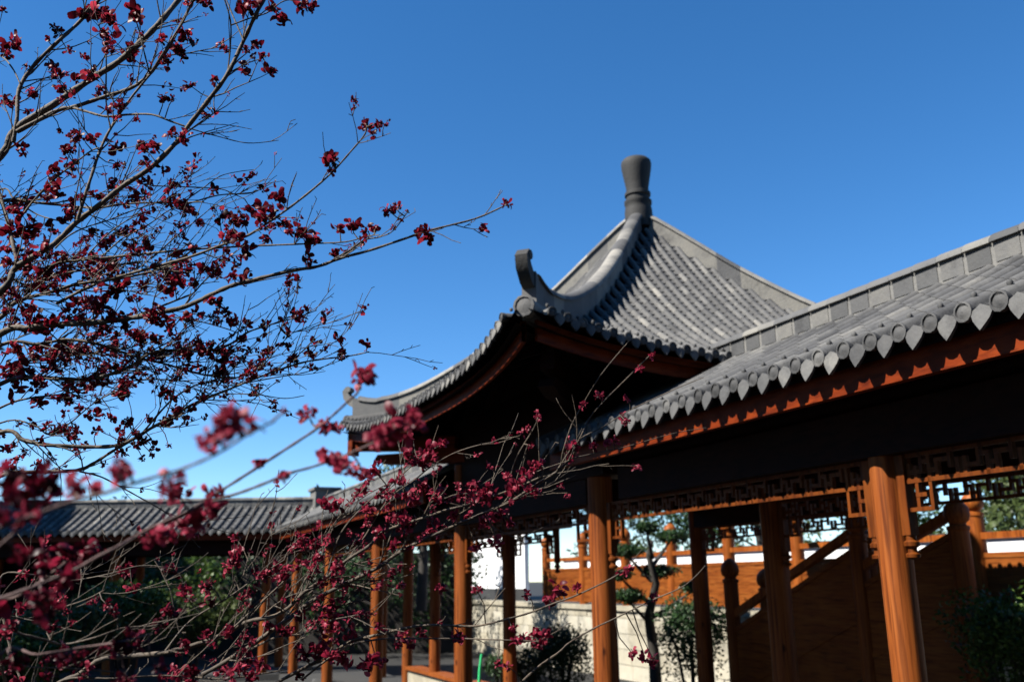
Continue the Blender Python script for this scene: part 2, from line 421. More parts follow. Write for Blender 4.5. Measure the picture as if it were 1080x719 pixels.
def lattice(F, root, a0, a1, b, z1, h=0.165, step=0.165, mat='lattice', mod=0.2, both=True):
    """hanging openwork frieze: fret of thin bars, stepping down beside the columns, on turned drops"""
    m = MB(); th = 0.024; dp = 0.032
    def hb(x0, x1, z): m.fbox(F, min(x0, x1)-th/2, max(x0, x1)+th/2, b-dp/2, b+dp/2, z-th/2, z+th/2)
    def vb(x, za, zb): m.fbox(F, x-th/2, x+th/2, b-dp/2+0.002, b+dp/2-0.002, min(za, zb), max(za, zb))
    L = a1-a0; n = max(4, int(round(L/mod))); wd = L/n
    hb(a0, a1, z1-th/2)
    for i in range(n):
        x = a0+i*wd; low = i in (0, n-1)
        zb = z1-h-(step if low else 0)
        hb(x, x+wd, zb)
        if low:
            hb(x, x+wd, z1-h)
            vb(x+wd*0.5, zb, z1-h+0.09); hb(x+wd*0.22, x+wd*0.5, zb+step*0.5)
        xm = x+wd*0.5; zt = z1-h*0.36; zm = z1-h*0.68
        if i % 2 == 0:
            vb(x+wd*0.28, zm, z1); hb(x+wd*0.28, x+wd*0.75, zm); vb(x+wd*0.75, zt, z1-h); hb(x, x+wd*0.28, zt)
        else:
            vb(x+wd*0.72, z1-h, zt); hb(x+wd*0.25, x+wd*0.72, zt); vb(x+wd*0.25, zm, z1); hb(x+wd*0.72, x+wd, zm)
        if i == 1: vb(x, z1-h-step, z1)
        elif i == n-1: vb(x, z1-h-step, z1)
        elif i: vb(x, z1-h, z1-h*0.36)
    lt = m.build('lattice_frieze', mat, root)
    for x in (a0, a1):
        d = MB(); d.fbox(F, x-0.032, x+0.032, b-0.034, b+0.034, z1-h-step-0.145, z1-0.004)
        d.lathe(F(x, b, z1-h-step-0.285), [(0.012, 0), (0.04, 0.012), (0.042, 0.03), (0.026, 0.042), (0.026, 0.066), (0.044, 0.078), (0.046, 0.10), (0.03, 0.112), (0.03, 0.139)], 14)
        d.build('turned_drop', mat, lt)
    return lt
def bench(F, root, a0, a1, b, name='bench'):
    m = MB(); m.fbox(F, a0, a1, b-0.17, b+0.17, -0.20, -0.145); o = m.build(name, 'wood', root)
    k = MB(); k.fbox(F, a0+0.01, a1-0.01, b-0.11, b+0.11, FLOOR+0.0, -0.202); k.build('bench_base', 'cream', o)
def corridor_frame(F, root, a0, a1, backs):
    bm, dk = MB(), MB()
    for b in (4.4, 5.98):
        bm.fbox(F, a0, a1, b-0.105, b+0.105, 2.20, 2.50)
        p = [F(a0, b, 2.59), F(a1, b, 2.59)]; bm.tube(p, 0.085, 14)
    bm.tube([F(a0, RIDGE_B, 3.12), F(a1, RIDGE_B, 3.12)], 0.09, 12)
    for a in backs:
        bm.fbox(F, a-0.09, a+0.09, 4.47, 5.91, 2.34, 2.54)
        bm.fbox(F, a-0.07, a+0.07, RIDGE_B-0.07, RIDGE_B+0.07, 2.542, 3.05)
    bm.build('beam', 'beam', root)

# ---- near corridor
o = G(3.0, RIDGE_B, FLOOR)
near = thing('covered_corridor', o, 'near covered corridor at right with curved grey tiles and heart-shaped drip tiles', 'corridor', 'tiled corridors')
corridor_roof(G, near, -4.0, 8.15, 2, ridge_a=(-4.0, 7.05))
corridor_frame(G, near, -4.0, 7.46, (-3.0, 0.65, 4.35, 7.3))
add_columns(near, [G(4.35, 4.4, FLOOR), G(0.65, 4.4, FLOOR), G(-3.0, 4.4, FLOOR)], 0.098, 2.45)
add_columns(near, [G(7.42, 5.98, FLOOR), G(3.75, 5.98, FLOOR), G(0.1, 5.98, FLOOR)], 0.118, 2.45, 'wood', 'rear_column')
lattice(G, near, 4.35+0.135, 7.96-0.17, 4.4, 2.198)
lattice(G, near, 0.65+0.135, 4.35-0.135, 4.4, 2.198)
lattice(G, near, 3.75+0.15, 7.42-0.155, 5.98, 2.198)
fl = MB(); fl.fbox(G, -4, 7.4, 4.1, 6.3, GROUND-0.1, FLOOR); fl.build('floor_slab', 'paving', near)
ve = MB()
for side in (-1, 1):
    P = [corr_pt(G, 8.16, side, t) for t in (0.0, 0.25, 0.5, 0.75, 1.0)]
    ve.tube([p+ZUP*0.03 for p in P], 0.07, 10)
ve.build('verge_tile', 'tile', near)

# ---- far corridor
far = thing('covered_corridor', G(18, RIDGE_B, FLOOR), 'middle covered corridor running away behind the pavilion under its left eave', 'corridor', 'tiled corridors')
corridor_roof(G, far, 12.1, 24.1, 1, ridge_a=(12.3, 24.0))
corridor_frame(G, far, 11.9, 24.1, (15.9, 19.6, 23.3))
add_columns(far, [G(15.95, 4.4, FLOOR), G(19.6, 4.4, FLOOR), G(23.2, 4.4, FLOOR)], 0.11, 2.45)
add_columns(far, [G(13.95, 5.98, FLOOR), G(17.55, 5.98, FLOOR), G(19.3, 5.98, FLOOR), G(21.2, 5.98, FLOOR)], 0.105, 2.45, 'wood', 'rear_column')
lattice(G, far, 14.1, 17.4, 5.98, 2.198, mod=0.3); lattice(G, far, 12.2, 13.8, 5.98, 2.198, mod=0.3)
lattice(G, far, 12.0, 15.8, 4.4, 2.198, mod=0.3); lattice(G, far, 16.1, 19.45, 4.4, 2.198, mod=0.3)
fl = MB(); fl.fbox(G, 11.9, 23.6, 4.1, 6.3, GROUND-0.1, FLOOR); fl.build('floor_slab', 'paving', far)
bench(G, far, 12.3, 18.9, 5.98)

# ---- left corridor
left = thing('covered_corridor', LF(8, RIDGE_B, FLOOR), 'distant covered corridor at left edge, half of its grey roof in shade', 'corridor', 'tiled corridors')
corridor_roof(LF, left, -0.3, 20.0, 1)
corridor_frame(LF, left, 0.3, 20.0, (1.2, 4.9, 8.6, 12.3, 16.0))
add_columns(left, [LF(1.2+3.7*i, 4.4, FLOOR) for i in range(6)], 0.11, 2.45)
add_columns(left, [LF(1.2+3.7*i, 5.98, FLOOR) for i in range(6)], 0.105, 2.45, 'wood', 'rear_column')
fl = MB(); fl.fbox(LF, 0.4, 20, 4.1, 6.3, GROUND-0.1, FLOOR); fl.build('floor_slab', 'paving', left)
bw = MB(); bw.fbox(LF, 5.1, 20, 6.1, 6.2, FLOOR, 2.36); bw.build('shade_sheet', 'dark', left)  # dark sheet added for the black shade under the left roof
jb = MB(); jb.fbox(G, 23.75, 24.45, RIDGE_B-0.3, RIDGE_B+0.3, RIDGE_Z-0.1, 3.78, 0.7); jb.fbox(G, 23.7, 24.5, RIDGE_B-0.35, RIDGE_B+0.35, 3.782, 3.85, 0.7)
jb.build('ridge_block', 'ridge', left)

# ------------------------------------------------------------------ pavilion
PA, PB, PH = 9.86, 6.16, 3.10; CH = 1.87
pav = thing('garden_pavilion', G(PA, PB, FLOOR), 'square pavilion with pointed grey tiled roof, upturned corners and jar-shaped finial', 'pavilion')
def pz(d, s):
    t = max(0, 1-d/PH)
    return 3.42 + 2.63*t**1.5 + 0.27*(min(1.1, abs(s)/PH)**3)*(d/PH)
DIRS = [((-1, 0), (0, 1)), ((0, -1), (1, 0)), ((1, 0), (0, -1)), ((0, 1), (-1, 0))]   # outward, lateral, in a,b
def pv(out, lat, d, s, dz=0):
    flare = 0.10*(abs(s)/PH)**4*(d/PH)**4
    dd = d*(1+flare*0.4)
    return G(PA+out[0]*dd+lat[0]*s, PB+out[1]*dd+lat[1]*s, pz(d, s)+dz)
deck, tubes, pans, fas = MB(), MB(), MB(), MB(); face_drips, face_rafters = [], []
for fi, (out, lat) in enumerate(DIRS):
    drips, raf = MB(), MB(); face_drips.append(drips); face_rafters.append(raf)
    O = (G.u*out[0]+G.v*out[1]); Lt = (G.u*lat[0]+G.v*lat[1])
    ds = [PH*i/14 for i in range(15)]
    for dz in (-0.015, -0.13):
        rows = []
        for d in ds:
            dd = max(d, 0.02); rows.append([pv(out, lat, min(dd, PH*0.985), dd*(j/10-1)*0.999, dz) for j in range(21)])
        deck.grid(rows, 0.3, True)
    det = 2 if fi in (0, 1) else 1
    TP = 0.152; nr_ = int(PH/TP)
    for k in range(-nr_, nr_+1):
        s = k*TP
        if abs(s) > PH-0.12: continue
        d0 = max(abs(s)+0.085, 0.14)
        P = [pv(out, lat, d0+(PH-d0)*i/9, s) for i in range(10)]
        tile_row(tubes, pans, P, Lt, None, detail=det, tlen=0.19, r=0.036, pan=True, half=TP/2)
        end = pv(out, lat, PH, s)
        eave_disc(drips, end+ZUP*0.014+O*0.012, Lt, O, 0.041)
        if abs(s+TP/2) < PH-0.05: eave_drip(drips, pv(out, lat, PH, s+TP/2), Lt, O, 0.76)
        if det > 1: nail_cap(drips, end-O*0.075+ZUP*0.075)
    # fascia following the curve of the eave
    rows_a, rows_b, rows_c, rows_d = [], [], [], []
    for j in range(33):
        s = PH*0.955*(j/16-1); d = PH*0.96
        rows_a.append(pv(out, lat, d, s, -0.055)); rows_b.append(pv(out, lat, d, s, -0.235))
        rows_c.append(pv(out, lat, d-0.04, s, -0.235)); rows_d.append(pv(out, lat, d-0.04, s, -0.055))
    fas.grid([rows_a, rows_b, rows_c, rows_d, rows_a], 0.5, False)
    for j in range(-11, 12):
        s = j*0.235
        raf.bar(pv(out, lat, max(abs(s)+0.1, 1.0), s, -0.20), pv(out, lat, PH*0.93, s, -0.20), 0.07, 0.08)
rf = deck.build('roof', 'dark', pav)
tubes.build('roof_tiling', 'tile', rf); pans.build('pan_tiling', 'pan', rf)
for m in face_drips: m.build('drip_edge', 'tile', rf)
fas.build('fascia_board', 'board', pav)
for m in face_rafters: m.build('rafter_row', 'dark', pav)
HIP = [(0.0, 6.24), (0.4, 5.80), (0.85, 5.27), (1.35, 4.77), (1.72, 4.46), (2.2, 4.15), (2.5, 4.03), (2.75, 3.99), (2.92, 4.03), (3.03, 4.12), (3.10, 4.26)]
def hipz(k):
    for (k0, z0), (k1, z1) in zip(HIP, HIP[1:]):
        if k <= k1: t = (k-k0)/(k1-k0); return z0+(z1-z0)*t
    return HIP[-1][1]
def smooth_hip(k):
    return (hipz(max(0, k-0.15))+2*hipz(k)+hipz(min(3.1, k+0.15)))/4 if k < 2.7 else hipz(k)
for (sa, sb) in ((-1, -1), (1, -1), (-1, 1), (1, 1)):
    D = (G.u*sa+G.v*sb).normalized(); X = D.cross(ZUP)
    m, cp = MB(), MB()
    def hp(k, z, x=0): return G(PA+sa*k, PB+sb*k, z)+X*x
    n = 44; prev = None
    ks = [0.1+i*(3.0-0.1)/n for i in range(n+1)]
    sec = lambda k, zt, zb, hw: [hp(k, zb, -hw), hp(k, zt, -hw), hp(k, zt, hw), hp(k, zb, hw)]
    blk = 0
    for i in range(n):
        k0, k1 = ks[i], ks[i+1]
        hw = 0.066
        a = sec(k0, smooth_hip(k0)-0.05, pz(k0, k0)-0.05, hw); b = sec(k1, smooth_hip(k1)-0.05, pz(k1, k1)-0.05, hw)
        if i % 3 == 0: blk = random.choice((0.3, 0.45, 0.6, 0.95, 1.1, 1.0))
        m.add(a+b, [(0, 1, 5, 4), (1, 2, 6, 5), (2, 3, 7, 6), (3, 0, 4, 7)] + ([(0, 3, 2, 1)] if i == 0 else []) + ([(4, 5, 6, 7)] if i == n-1 else []), blk)
        if k1 < 2.95:
            vs = []
            for k in (k0, k1+0.003):
                rr = 0.09
                for j in range(9):
                    t = math.pi*j/8; vs.append(hp(k, smooth_hip(k)-0.052+rr*0.8*math.sin(t), rr*math.cos(t)))
            cp.add(vs, [(j, j+1, 10+j, 9+j) for j in range(8)] + [(8, 0, 9, 17)], blk*0.8+0.1, True)
    h = m.build('hip_ridge', 'ridge', pav); cp.build('ridge_cap', 'tile', h)
    # upturned horn at the corner, curling back at its tip
    hm = MB()
    pts = [(2.66, 3.885), (2.80, 3.89), (2.93, 3.92), (3.03, 3.98), (3.085, 4.06), (3.10, 4.14), (3.07, 4.19)]
    tw = [0.13, 0.13, 0.125, 0.115, 0.10, 0.085, 0.06]
    vs = []
    for i, (k, z) in enumerate(pts):
        k0, z0 = pts[max(0, i-1)]; k1, z1 = pts[min(len(pts)-1, i+1)]
        t = Vector(((k1-k0)*1.414, z1-z0)).normalized(); nn = Vector((-t.y, t.x))
        for sg, x in ((-1, -0.055), (1, -0.055), (1, 0.055), (-1, 0.055)):
            vs.append(hp(k+nn.x*sg*tw[i]/2/1.414, z+nn.y*sg*tw[i]/2, x))
    fs = []
    for i in range(len(pts)-1):
        for j in range(4): fs.append((i*4+j, i*4+(j+1) % 4, i*4+4+(j+1) % 4, i*4+4+j))
    fs += [(0, 3, 2, 1), tuple((len(pts)-1)*4+j for j in range(4))]
    hm.add(vs, fs, 0.72)
    hm.tube([hp(3.065, 4.165, -0.06), hp(3.065, 4.165, 0.06)], 0.042, 12, 0.7)
    hm.build('horn', 'finial' if (sa, sb) == (-1, -1) else 'ridge', h)  # near horn takes the darker clay, its shading put into the colour
    ed = MB(); eave_disc(ed, hp(3.09, pz(3.1, 3.1)+0.02), X, D, 0.095); ed.tube([hp(2.6, pz(2.6, 2.6)+0.02), hp(3.09, pz(3.1, 3.1)+0.02)], 0.085, 12)
    ed.build('corner_tile', 'tile', h)
    # corner rafters below
    cr = MB()
    p0 = hp(1.87, 3.28); p1 = hp(2.98, 3.38) if (sa, sb) != (-1, -1) else hp(2.70, 3.38)
    cr.bar(p0, p1, 0.13, 0.2)
    q = [(1.75, 3.02), (2.62, 3.06), (2.74, 3.12), (2.70, 3.20), (1.75, 3.2)]
    vs = [hp(k, z, x) for x in (-0.075, 0.075) for (k, z) in q]; n5 = 5
    cr.add(vs, [tuple(range(5)), tuple(reversed(range(5, 10)))] + [(i, (i+1) % 5, 5+(i+1) % 5, 5+i) for i in range(5)])
    if (sa, sb) != (-1, -1): cr.fbox(lambda a, b, z: hp(0, z)+D*a+X*b, 2.98*1.414, 3.03*1.414, -0.10, 0.10, 3.22, 3.60)
    cr.build('corner_rafter', 'board' if sa > 0 else 'beam', pav)  # near corners in dark wood as painted shade, sunlit far ones orange
# finial
fm = MB(); top = G(PA, PB, 6.05)
fm.lathe(top, [(0.185, -0.10), (0.185, 0.06), (0.18, 0.16), (0.168, 0.22), (0.182, 0.24), (0.182, 0.285), (0.152, 0.30), (0.152, 0.345), (0.172, 0.36), (0.172, 0.40), (0.146, 0.415),
               (0.150, 0.48), (0.164, 0.56), (0.182, 0.66), (0.198, 0.755), (0.203, 0.81), (0.195, 0.855), (0.165, 0.885), (0.06, 0.90)], 28, 0.5)
fm.build('finial', 'finial', pav)
add_columns(pav, [G(8.0, 4.4, FLOOR), G(11.78, 4.4, FLOOR), G(11.72, 8.05, FLOOR), G(8.0, 8.05, FLOOR)], 0.118, 3.0)
pbm = MB()
A0, A1, B0, B1 = 8.0, 11.75, 4.4, 8.05
for b in (B0, B1):
    pbm.fbox(G, A0-0.3, A1+0.3, b-0.125, b+0.125, 2.45, 2.75); pbm.fbox(G, A0-0.2, A1+0.2, b-0.06, b+0.06, 2.752, 3.6)
    pbm.fbox(G, A0+0.1, A1-0.1, b-0.10, b+0.10, 2.20, 2.448)
for a in (A0, A1):
    pbm.fbox(G, a-0.088, a+0.088, B0+0.09, B1-0.09, 2.452, 2.748); pbm.fbox(G, a-0.058, a+0.058, B0+0.06, B1-0.06, 2.75, 3.6)
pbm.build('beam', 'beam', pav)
lattice(G, pav, 8.17, 11.6, 8.05, 2.198, mod=0.24); lattice(G, pav, 8.17, 11.6, 4.4, 2.198, mod=0.3)
fl = MB(); fl.fbox(G, 7.402, 11.898, 4.0, 8.5, GROUND-0.1, FLOOR+0.004); fl.build('floor_slab', 'paving', pav)

# ------------------------------------------------------------------ terrace behind: retaining wall, railing, stair
TB = 11.0; TZ = 0.90
tr = MB(); tr.fbox(G, -6, 34, TB+0.36, 30, GROUND-0.1, TZ-0.02)
tag(tr.build('terrace_ground', 'paving'), kind='structure')
wl = MB(); z = GROUND; course = 0
while z < TZ-0.1:
    h = 0.33; a = 2.0 - (0.3 if course % 2 else 0)
    while a < 32:
        L_ = random.uniform(0.55, 0.95); d = random.uniform(-0.01, 0.012)
        wl.fbox(G, a+0.006, a+L_-0.006, TB-d, TB+0.35, z+0.006, min(z+h, TZ-0.12)-0.006); a += L_
    z += h; course += 1
wl.fbox(G, 2, 32, TB+0.03, TB+0.34, GROUND-0.1, TZ-0.13, 0.3)
rw = wl.build('retaining_wall', 'cream', loc=G(17, TB, GROUND)); tag(rw, 'cream stone retaining wall below the orange railing', 'wall')
cp = MB(); cp.fbox(G, 1.9, 32, TB-0.06, TB+0.38, TZ-0.115, TZ); cp.build('coping', 'cream', rw)

def post_prof(r, h):
    return [(r, 0), (r, h-0.36), (r*1.12, h-0.35), (r*1.12, h-0.31), (r*0.82, h-0.30), (r*0.82, h-0.275), (r*1.12, h-0.25), (r*1.28, h-0.18), (r*1.15, h-0.10), (r*0.7, h-0.04), (r*0.2, h)]
rail = thing('wooden_railing', G(15, TB+0.1, TZ), 'sunlit orange wooden railing with knob-topped posts on the stone terrace wall', 'railing')
B = TB+0.1
def a_at(x, b):
    phi = math.atan((x-540)/1012)+ANG; return b/math.tan(phi)
posts = [a_at(x, B) for x in (573, 612, 657, 706, 767, 840, 926, 1032, 1160)] + [3.4]
posts.sort()
first = None
for a in posts:
    p = G(a, B, TZ)
    if first is None:
        m = MB(); m.lathe(p, post_prof(0.115, 1.72), 18, 0.5); first = m.build('post', 'rail', rail); a00 = p
    else: part_copy(first, rail, p-a00)
for a0, a1 in zip(posts, posts[1:]):
    m = MB(); m.fbox(G, a0+0.10, a1-0.10, B-0.05, B+0.05, TZ+1.05, TZ+1.14); m.build('handrail', 'rail', rail)
    m = MB(); [m.fbox(G, a0+0.09, a1-0.09, B-0.035-0.003*(q_ % 2), B+0.035, TZ+0.12+q_*0.17, TZ+0.285+q_*0.17) for q_ in range(4)]
    m.fbox(G, a0+0.092, a1-0.092, B-0.012, B+0.028, TZ+0.118, TZ+0.801)
    m.fbox(G, a0+0.09, a1-0.09, B-0.05, B+0.05, TZ+0.802, TZ+0.87); m.fbox(G, a0+0.09, a1-0.09, B-0.05, B+0.05, TZ+0.05, TZ+0.117)
    m.build('panel', 'plank', rail)

stair = thing('wooden_stair', G(10, 8.9, GROUND), 'dark shaded wooden stair with sloping panelled sides climbing to the terrace', 'stair')
SB = 8.75
st = MB(); ns = 9
for i in range(ns):
    a1 = 12.1-i*0.30; st.fbox(G, a1-0.31, a1, SB+0.12, TB-0.1, GROUND, GROUND+(i+1)*(TZ-GROUND)/ns)
st.fbox(G, 3.0, 12.1-ns*0.30-0.008, SB+0.12, TB-0.08, GROUND, TZ-0.01)
st.build('steps', 'cream', stair)
sp = [(11.95, 1.77), (9.25, 2.30), (7.7, 2.32)]
for i, (a, zt) in enumerate(sp):
    m = MB(); m.lathe(G(a, SB, GROUND), post_prof(0.11, zt-GROUND), 16, 0.5); m.build('newel_post', 'wood', stair)
ends = [((11.85, 0.98), (9.35, 2.02)), ((9.15, 1.62), (7.8, 2.14))]
for (a0, z0), (a1, z1) in ends:
    m = MB()
    def quad(o0, o1, hw):
        m.hexa([G(a0, SB-hw, z0+o0), G(a1, SB-hw, z1+o0), G(a1, SB+hw, z1+o0), G(a0, SB+hw, z0+o0), G(a0, SB-hw, z0+o1), G(a1, SB-hw, z1+o1), G(a1, SB+hw, z1+o1), G(a0, SB+hw, z0+o1)])
    quad(-0.06, 0.05, 0.05); m.build('handrail', 'rail', stair)
    m = MB(); quad(-1.74, -0.27, 0.035); quad(-0.268, -0.20, 0.05); quad(-1.10, -1.03, 0.048)
    m.build('side_panel', 'plank', stair)
SB2 = SB+1.15
for a, zt in ((12.6, 1.62), (10.3, 2.12)):
    m = MB(); m.lathe(G(a, SB2, GROUND), post_prof(0.11, zt-GROUND), 16, 0.5); m.build('newel_post', 'wood', stair)
m = MB(); a0, z0, a1, z1 = 12.5, 0.85, 10.4, 1.78
for o0, o1, hw in ((-0.06, 0.05, 0.05),):
    m.hexa([G(a0, SB2-hw, z0+o0), G(a1, SB2-hw, z1+o0), G(a1, SB2+hw, z1+o0), G(a0, SB2+hw, z0+o0), G(a0, SB2-hw, z0+o1), G(a1, SB2-hw, z1+o1), G(a1, SB2+hw, z1+o1), G(a0, SB2+hw, z0+o1)])
m.build('handrail', 'rail', stair)
m = MB(); hw = 0.035
m.hexa([G(a0, SB2-hw, z0-1.5), G(a1, SB2-hw, z1-1.5), G(a1, SB2+hw, z1-1.5), G(a0, SB2+hw, z0-1.5), G(a0, SB2-hw, z0-0.25), G(a1, SB2-hw, z1-0.25), G(a1, SB2+hw, z1-0.25), G(a0, SB2+hw, z0-0.25)])
m.build('side_panel', 'plank', stair)

# ------------------------------------------------------------------ plain buildings beyond
def hall(name, F, x0, x1, y0, y1, z0, z1, label, wmat, roofz):
    root = thing(name, F((x0+x1)/2, (y0+y1)/2, z0), label, 'building')
    m = MB(); m.fbox(F, x0, x1, y0, y1, z0, z1, 0.5); m.build('wall', wmat, root)
    m = MB(); e = 0.5; yc = (y0+y1)/2
    p = [F(x0-e, y0-e, z1+0.004), F(x1+e, y0-e, z1+0.004), F(x1+e, yc, roofz), F(x0-e, yc, roofz), F(x0-e, y1+e, z1+0.004), F(x1+e, y1+e, z1+0.004)]
    m.add(p, [(0, 1, 2, 3), (3, 2, 5, 4), (0, 3, 4), (1, 5, 2), (0, 4, 5, 1)], 0.4)
    r = m.build('roof', 'pan', root)
    t = MB(); k = x0-e+0.1
    while k < x1+e:
        t.tube([F(k, y0-e, z1+0.03), F(k, yc, roofz+0.03)], 0.07, 6); k += 0.28
    t.tube([F(x0-e, yc, roofz+0.06), F(x1+e, yc, roofz+0.06)], 0.14, 8)
    t.build('roof_tiling', 'tile', r)
    m = MB(); m.fbox(F, x0-0.04, x1+0.04, y0-0.04, y0-0.002, z0, z0+0.35); m.build('plinth', 'grey_wall', root)
    return root
WX = Frame((1, 0), (0, 1))
hall('white_building', G, 27.2, 34.5, 12.2, 12.34, TZ-0.02, 5.2, 'plain white plastered building seen behind the second pavilion column', 'white', 5.9)
hall('grey_building', G, 1.0, 15.0, 24.0, 30.0, TZ-0.02, 3.6, 'grey rendered building beyond the orange railing at right', 'grey_wall', 4.9)
hall('side_hall', WX, -27, -18.2, 17.5, 31, GROUND, 9.5, 'tall grey roofed hall standing left of the distant corridor', 'white', 11.3)

# ------------------------------------------------------------------ foliage
def leaf(mb, p, d, nrm, L_, W_, tone, curl=0.4):
    x = d.cross(nrm)
    x = x.normalized() if x.length > 1e-5 else d.orthogonal().normalized()
    n_ = x.cross(d).normalized()
    q1 = p+d*L_*0.5+n_*curl*L_*0.16; q2 = p+d*L_*0.92-n_*curl*L_*0.25
    mb.add([p, q1-x*W_/2, q1+x*W_/2, q2], [(0, 2, 3, 1)] if False else [(0, 2, 1), (1, 2, 3)], tone, True)
def rdir():
    while True:
        v_ = Vector((random.uniform(-1, 1), random.uniform(-1, 1), random.uniform(-1, 1)))
        if 0.05 < v_.length < 1: return v_.normalized()
def clump(mb, c, rad, n, size, flat=1.0, shell=0.45):
    sd_ = random.random()*50
    for _ in range(n):
        d = rdir(); rr = (shell+(1-shell)*random.random()**0.6)
        nz_ = 0.75+0.5*noise.noise(d*1.8+Vector((sd_, sd_, 0)))
        p = c+Vector((d.x*rad[0], d.y*rad[1], d.z*rad[2]))*rr*nz_
        dd = (rdir()+d*0.6+ZUP*0.15).normalized()
        leaf(mb, p, dd, (d+rdir()*0.7), size*random.uniform(0.7, 1.3), size*0.5*random.uniform(0.7, 1.2), min(1, max(0, random.gauss(0.5, 0.22))))
def bush(name, c, rad, n, size, mat, label, cat='bush', group=None, lumps=7):
    root = thing(name, (c.x, c.y, GROUND), label, cat, group)
    f = MB()
    clump(f, c, rad, n//2, size)
    for _ in range(lumps):
        d = rdir(); d.z = abs(d.z)*0.8-0.1
        cc = c+Vector((d.x*rad[0], d.y*rad[1], d.z*rad[2]))*0.62
        clump(f, cc, [r*0.45 for r in rad], n//2//lumps, size)
    f.build('foliage', mat, root)
    s = MB()
    for _ in range(6):
        d = rdir(); s.tube([Vector((c.x+d.x*0.05, c.y+d.y*0.05, GROUND-0.05)), c+Vector((d.x*rad[0]*0.3, d.y*rad[1]*0.3, -rad[2]*0.2)), c+Vector((d.x*rad[0]*0.6, d.y*rad[1]*0.6, rad[2]*0.4))], [0.03, 0.02, 0.008], 6)
    s.build('stem', 'barkdark', root)
    return root
bush('round_bush', px(1060, 670, 8.95), (0.62, 0.60, 0.62), 7000, 0.06, 'green', 'rounded leafy green bush with sunlit top at the lower right corner', lumps=9)
bush('round_bush', px(592, 695, 15.5), (0.78, 0.7, 0.72), 4200, 0.07, 'pine', 'dark dome-shaped clipped bush left of the thick middle column')
bush('round_bush', px(728, 672, 15.0), (0.75, 0.7, 0.95), 3600, 0.08, 'pine', 'dark shaded bush behind the layered pine in front of the stone wall')
bush('round_bush', px(526, 704, 14.6), (0.30, 0.30, 0.32), 1200, 0.05, 'pine', 'small dark clipped bush at the foot of the dark rear column', lumps=5)
bush('round_bush', px(556, 706, 14.9), (0.42, 0.40, 0.40), 1600, 0.055, 'pine', 'low dark clipped bush just left of the large dome-shaped one', lumps=6)
for i, (x, y, dp, r, mt, lb) in enumerate([
    (70, 665, 13.5, 1.0, 'olive', 'olive green shrub at the lower left edge behind red leaves'),
    (135, 645, 14.5, 1.05, 'green', 'green shrub below the shaded half of the distant roof'),
    (205, 650, 15.0, 0.9, 'olive', 'pale green shrub below the sunlit half of the distant roof'),
    (20, 690, 12.0, 0.8, 'green', 'low dark green shrub in the bottom left corner')]):
    bush('leafy_shrub', px(x, y, dp), (r, r*0.8, r*0.62), 3200, 0.10, mt, lb, 'shrub', 'shrubs along the left corridor')
# layered pine
pc = px(688, 640, 16.6); base = Vector((pc.x, pc.y, GROUND))
pine = thing('layered_pine', base, 'small cloud-pruned pine with flat needle pads in front of the orange railing', 'tree')
pads = [(707, 565, 0.40, 0.10), (661, 581, 0.38, 0.11), (694, 602, 0.44, 0.12), (662, 628, 0.40, 0.13), (730, 619, 0.24, 0.10), (654, 606, 0.28, 0.08), (682, 556, 0.22, 0.08)]
tk = MB(); tp = [base, px(690, 690, 16.6), px(684, 650, 16.6), px(692, 615, 16.6), px(684, 585, 16.6), px(688, 570, 16.6)]
tk.tube(tp, [0.12, 0.10, 0.085, 0.07, 0.05, 0.03], 8); tk.build('trunk', 'barkdark', pine)
br = MB()
for i, (x, y, r, h) in enumerate(pads):
    c = px(x, y, 16.6+random.uniform(-0.4, 0.4)); t0 = px(688, min(680, y+32), 16.6)
    br.tube([t0, t0.lerp(c, 0.6)+Vector((0, 0, -0.05)), c+Vector((0, 0, -h*0.6))], [0.045, 0.03, 0.015], 6)
    f = MB(); clump(f, c, (r, r*0.8, h*1.15), 1300, 0.07, shell=0.2); f.build('needle_pad', 'pine', pine)
br.build('branch', 'barkdark', pine)
def tree(name, base, h, cr, n, size, mat, label, group=None, cat='tree', lumps=14, trunk_h=0.4):
    root = thing(name, base, label, cat, group)
    f, t = MB(), MB()
    top = base+Vector((0, 0, h*0.85))
    t.tube([base-ZUP*0.1, base+Vector((0.05, 0, h*0.3)), base+Vector((-0.05, 0.1, h*0.6)), top], [0.035*h, 0.028*h, 0.018*h, 0.004*h], 8)
    for i in range(lumps):
        z = h*(trunk_h+(0.95-trunk_h)*(i+0.5)/lumps); fr = 1-abs((z/h-0.6)/0.45)**2; fr = max(0.25, fr)
        an = i*2.4+random.random(); rad = cr*fr*random.uniform(0.3, 0.75)
        c = base+Vector((math.cos(an)*rad, math.sin(an)*rad, z))
        t.tube([base+Vector((0, 0, z-0.12*h)), c.lerp(base+Vector((0, 0, z-0.08*h)), 0.3), c], [0.010*h, 0.006*h, 0.002*h], 5)
        clump(f, c, (cr*0.42*random.uniform(0.7, 1.2), cr*0.42*random.uniform(0.7, 1.2), h*0.11), n//lumps, size, shell=0.3)
    t.build('trunk', 'barkdark', root); f.build('crown', mat, root)
    return root
hd = thing('clipped_hedge', (-11, 31, GROUND), 'long dark green hedge far behind the left corridor columns', 'hedge')
f = MB()
for i in range(16):
    clump(f, Vector((-19+i*1.15, 31+0.4*math.sin(i*2.1), 1.75)), (1.1, 0.8, 2.75), 800, 0.2, shell=0.35)
f.build('foliage', 'pine', hd)
f = MB(); f.fbox(WX, -19.5, -1.5, 30.9, 31.1, GROUND, 2.4); f.build('stem', 'barkdark', hd)
pw = MB(); pw.fbox(G, 2.0, 26.5, 13.2, 13.45, TZ-0.03, 2.06)
o_ = pw.build('garden_wall', 'white', loc=G(14, 13.2, TZ)); tag(o_, 'low white garden wall seen through the gaps of the orange railing', 'wall')
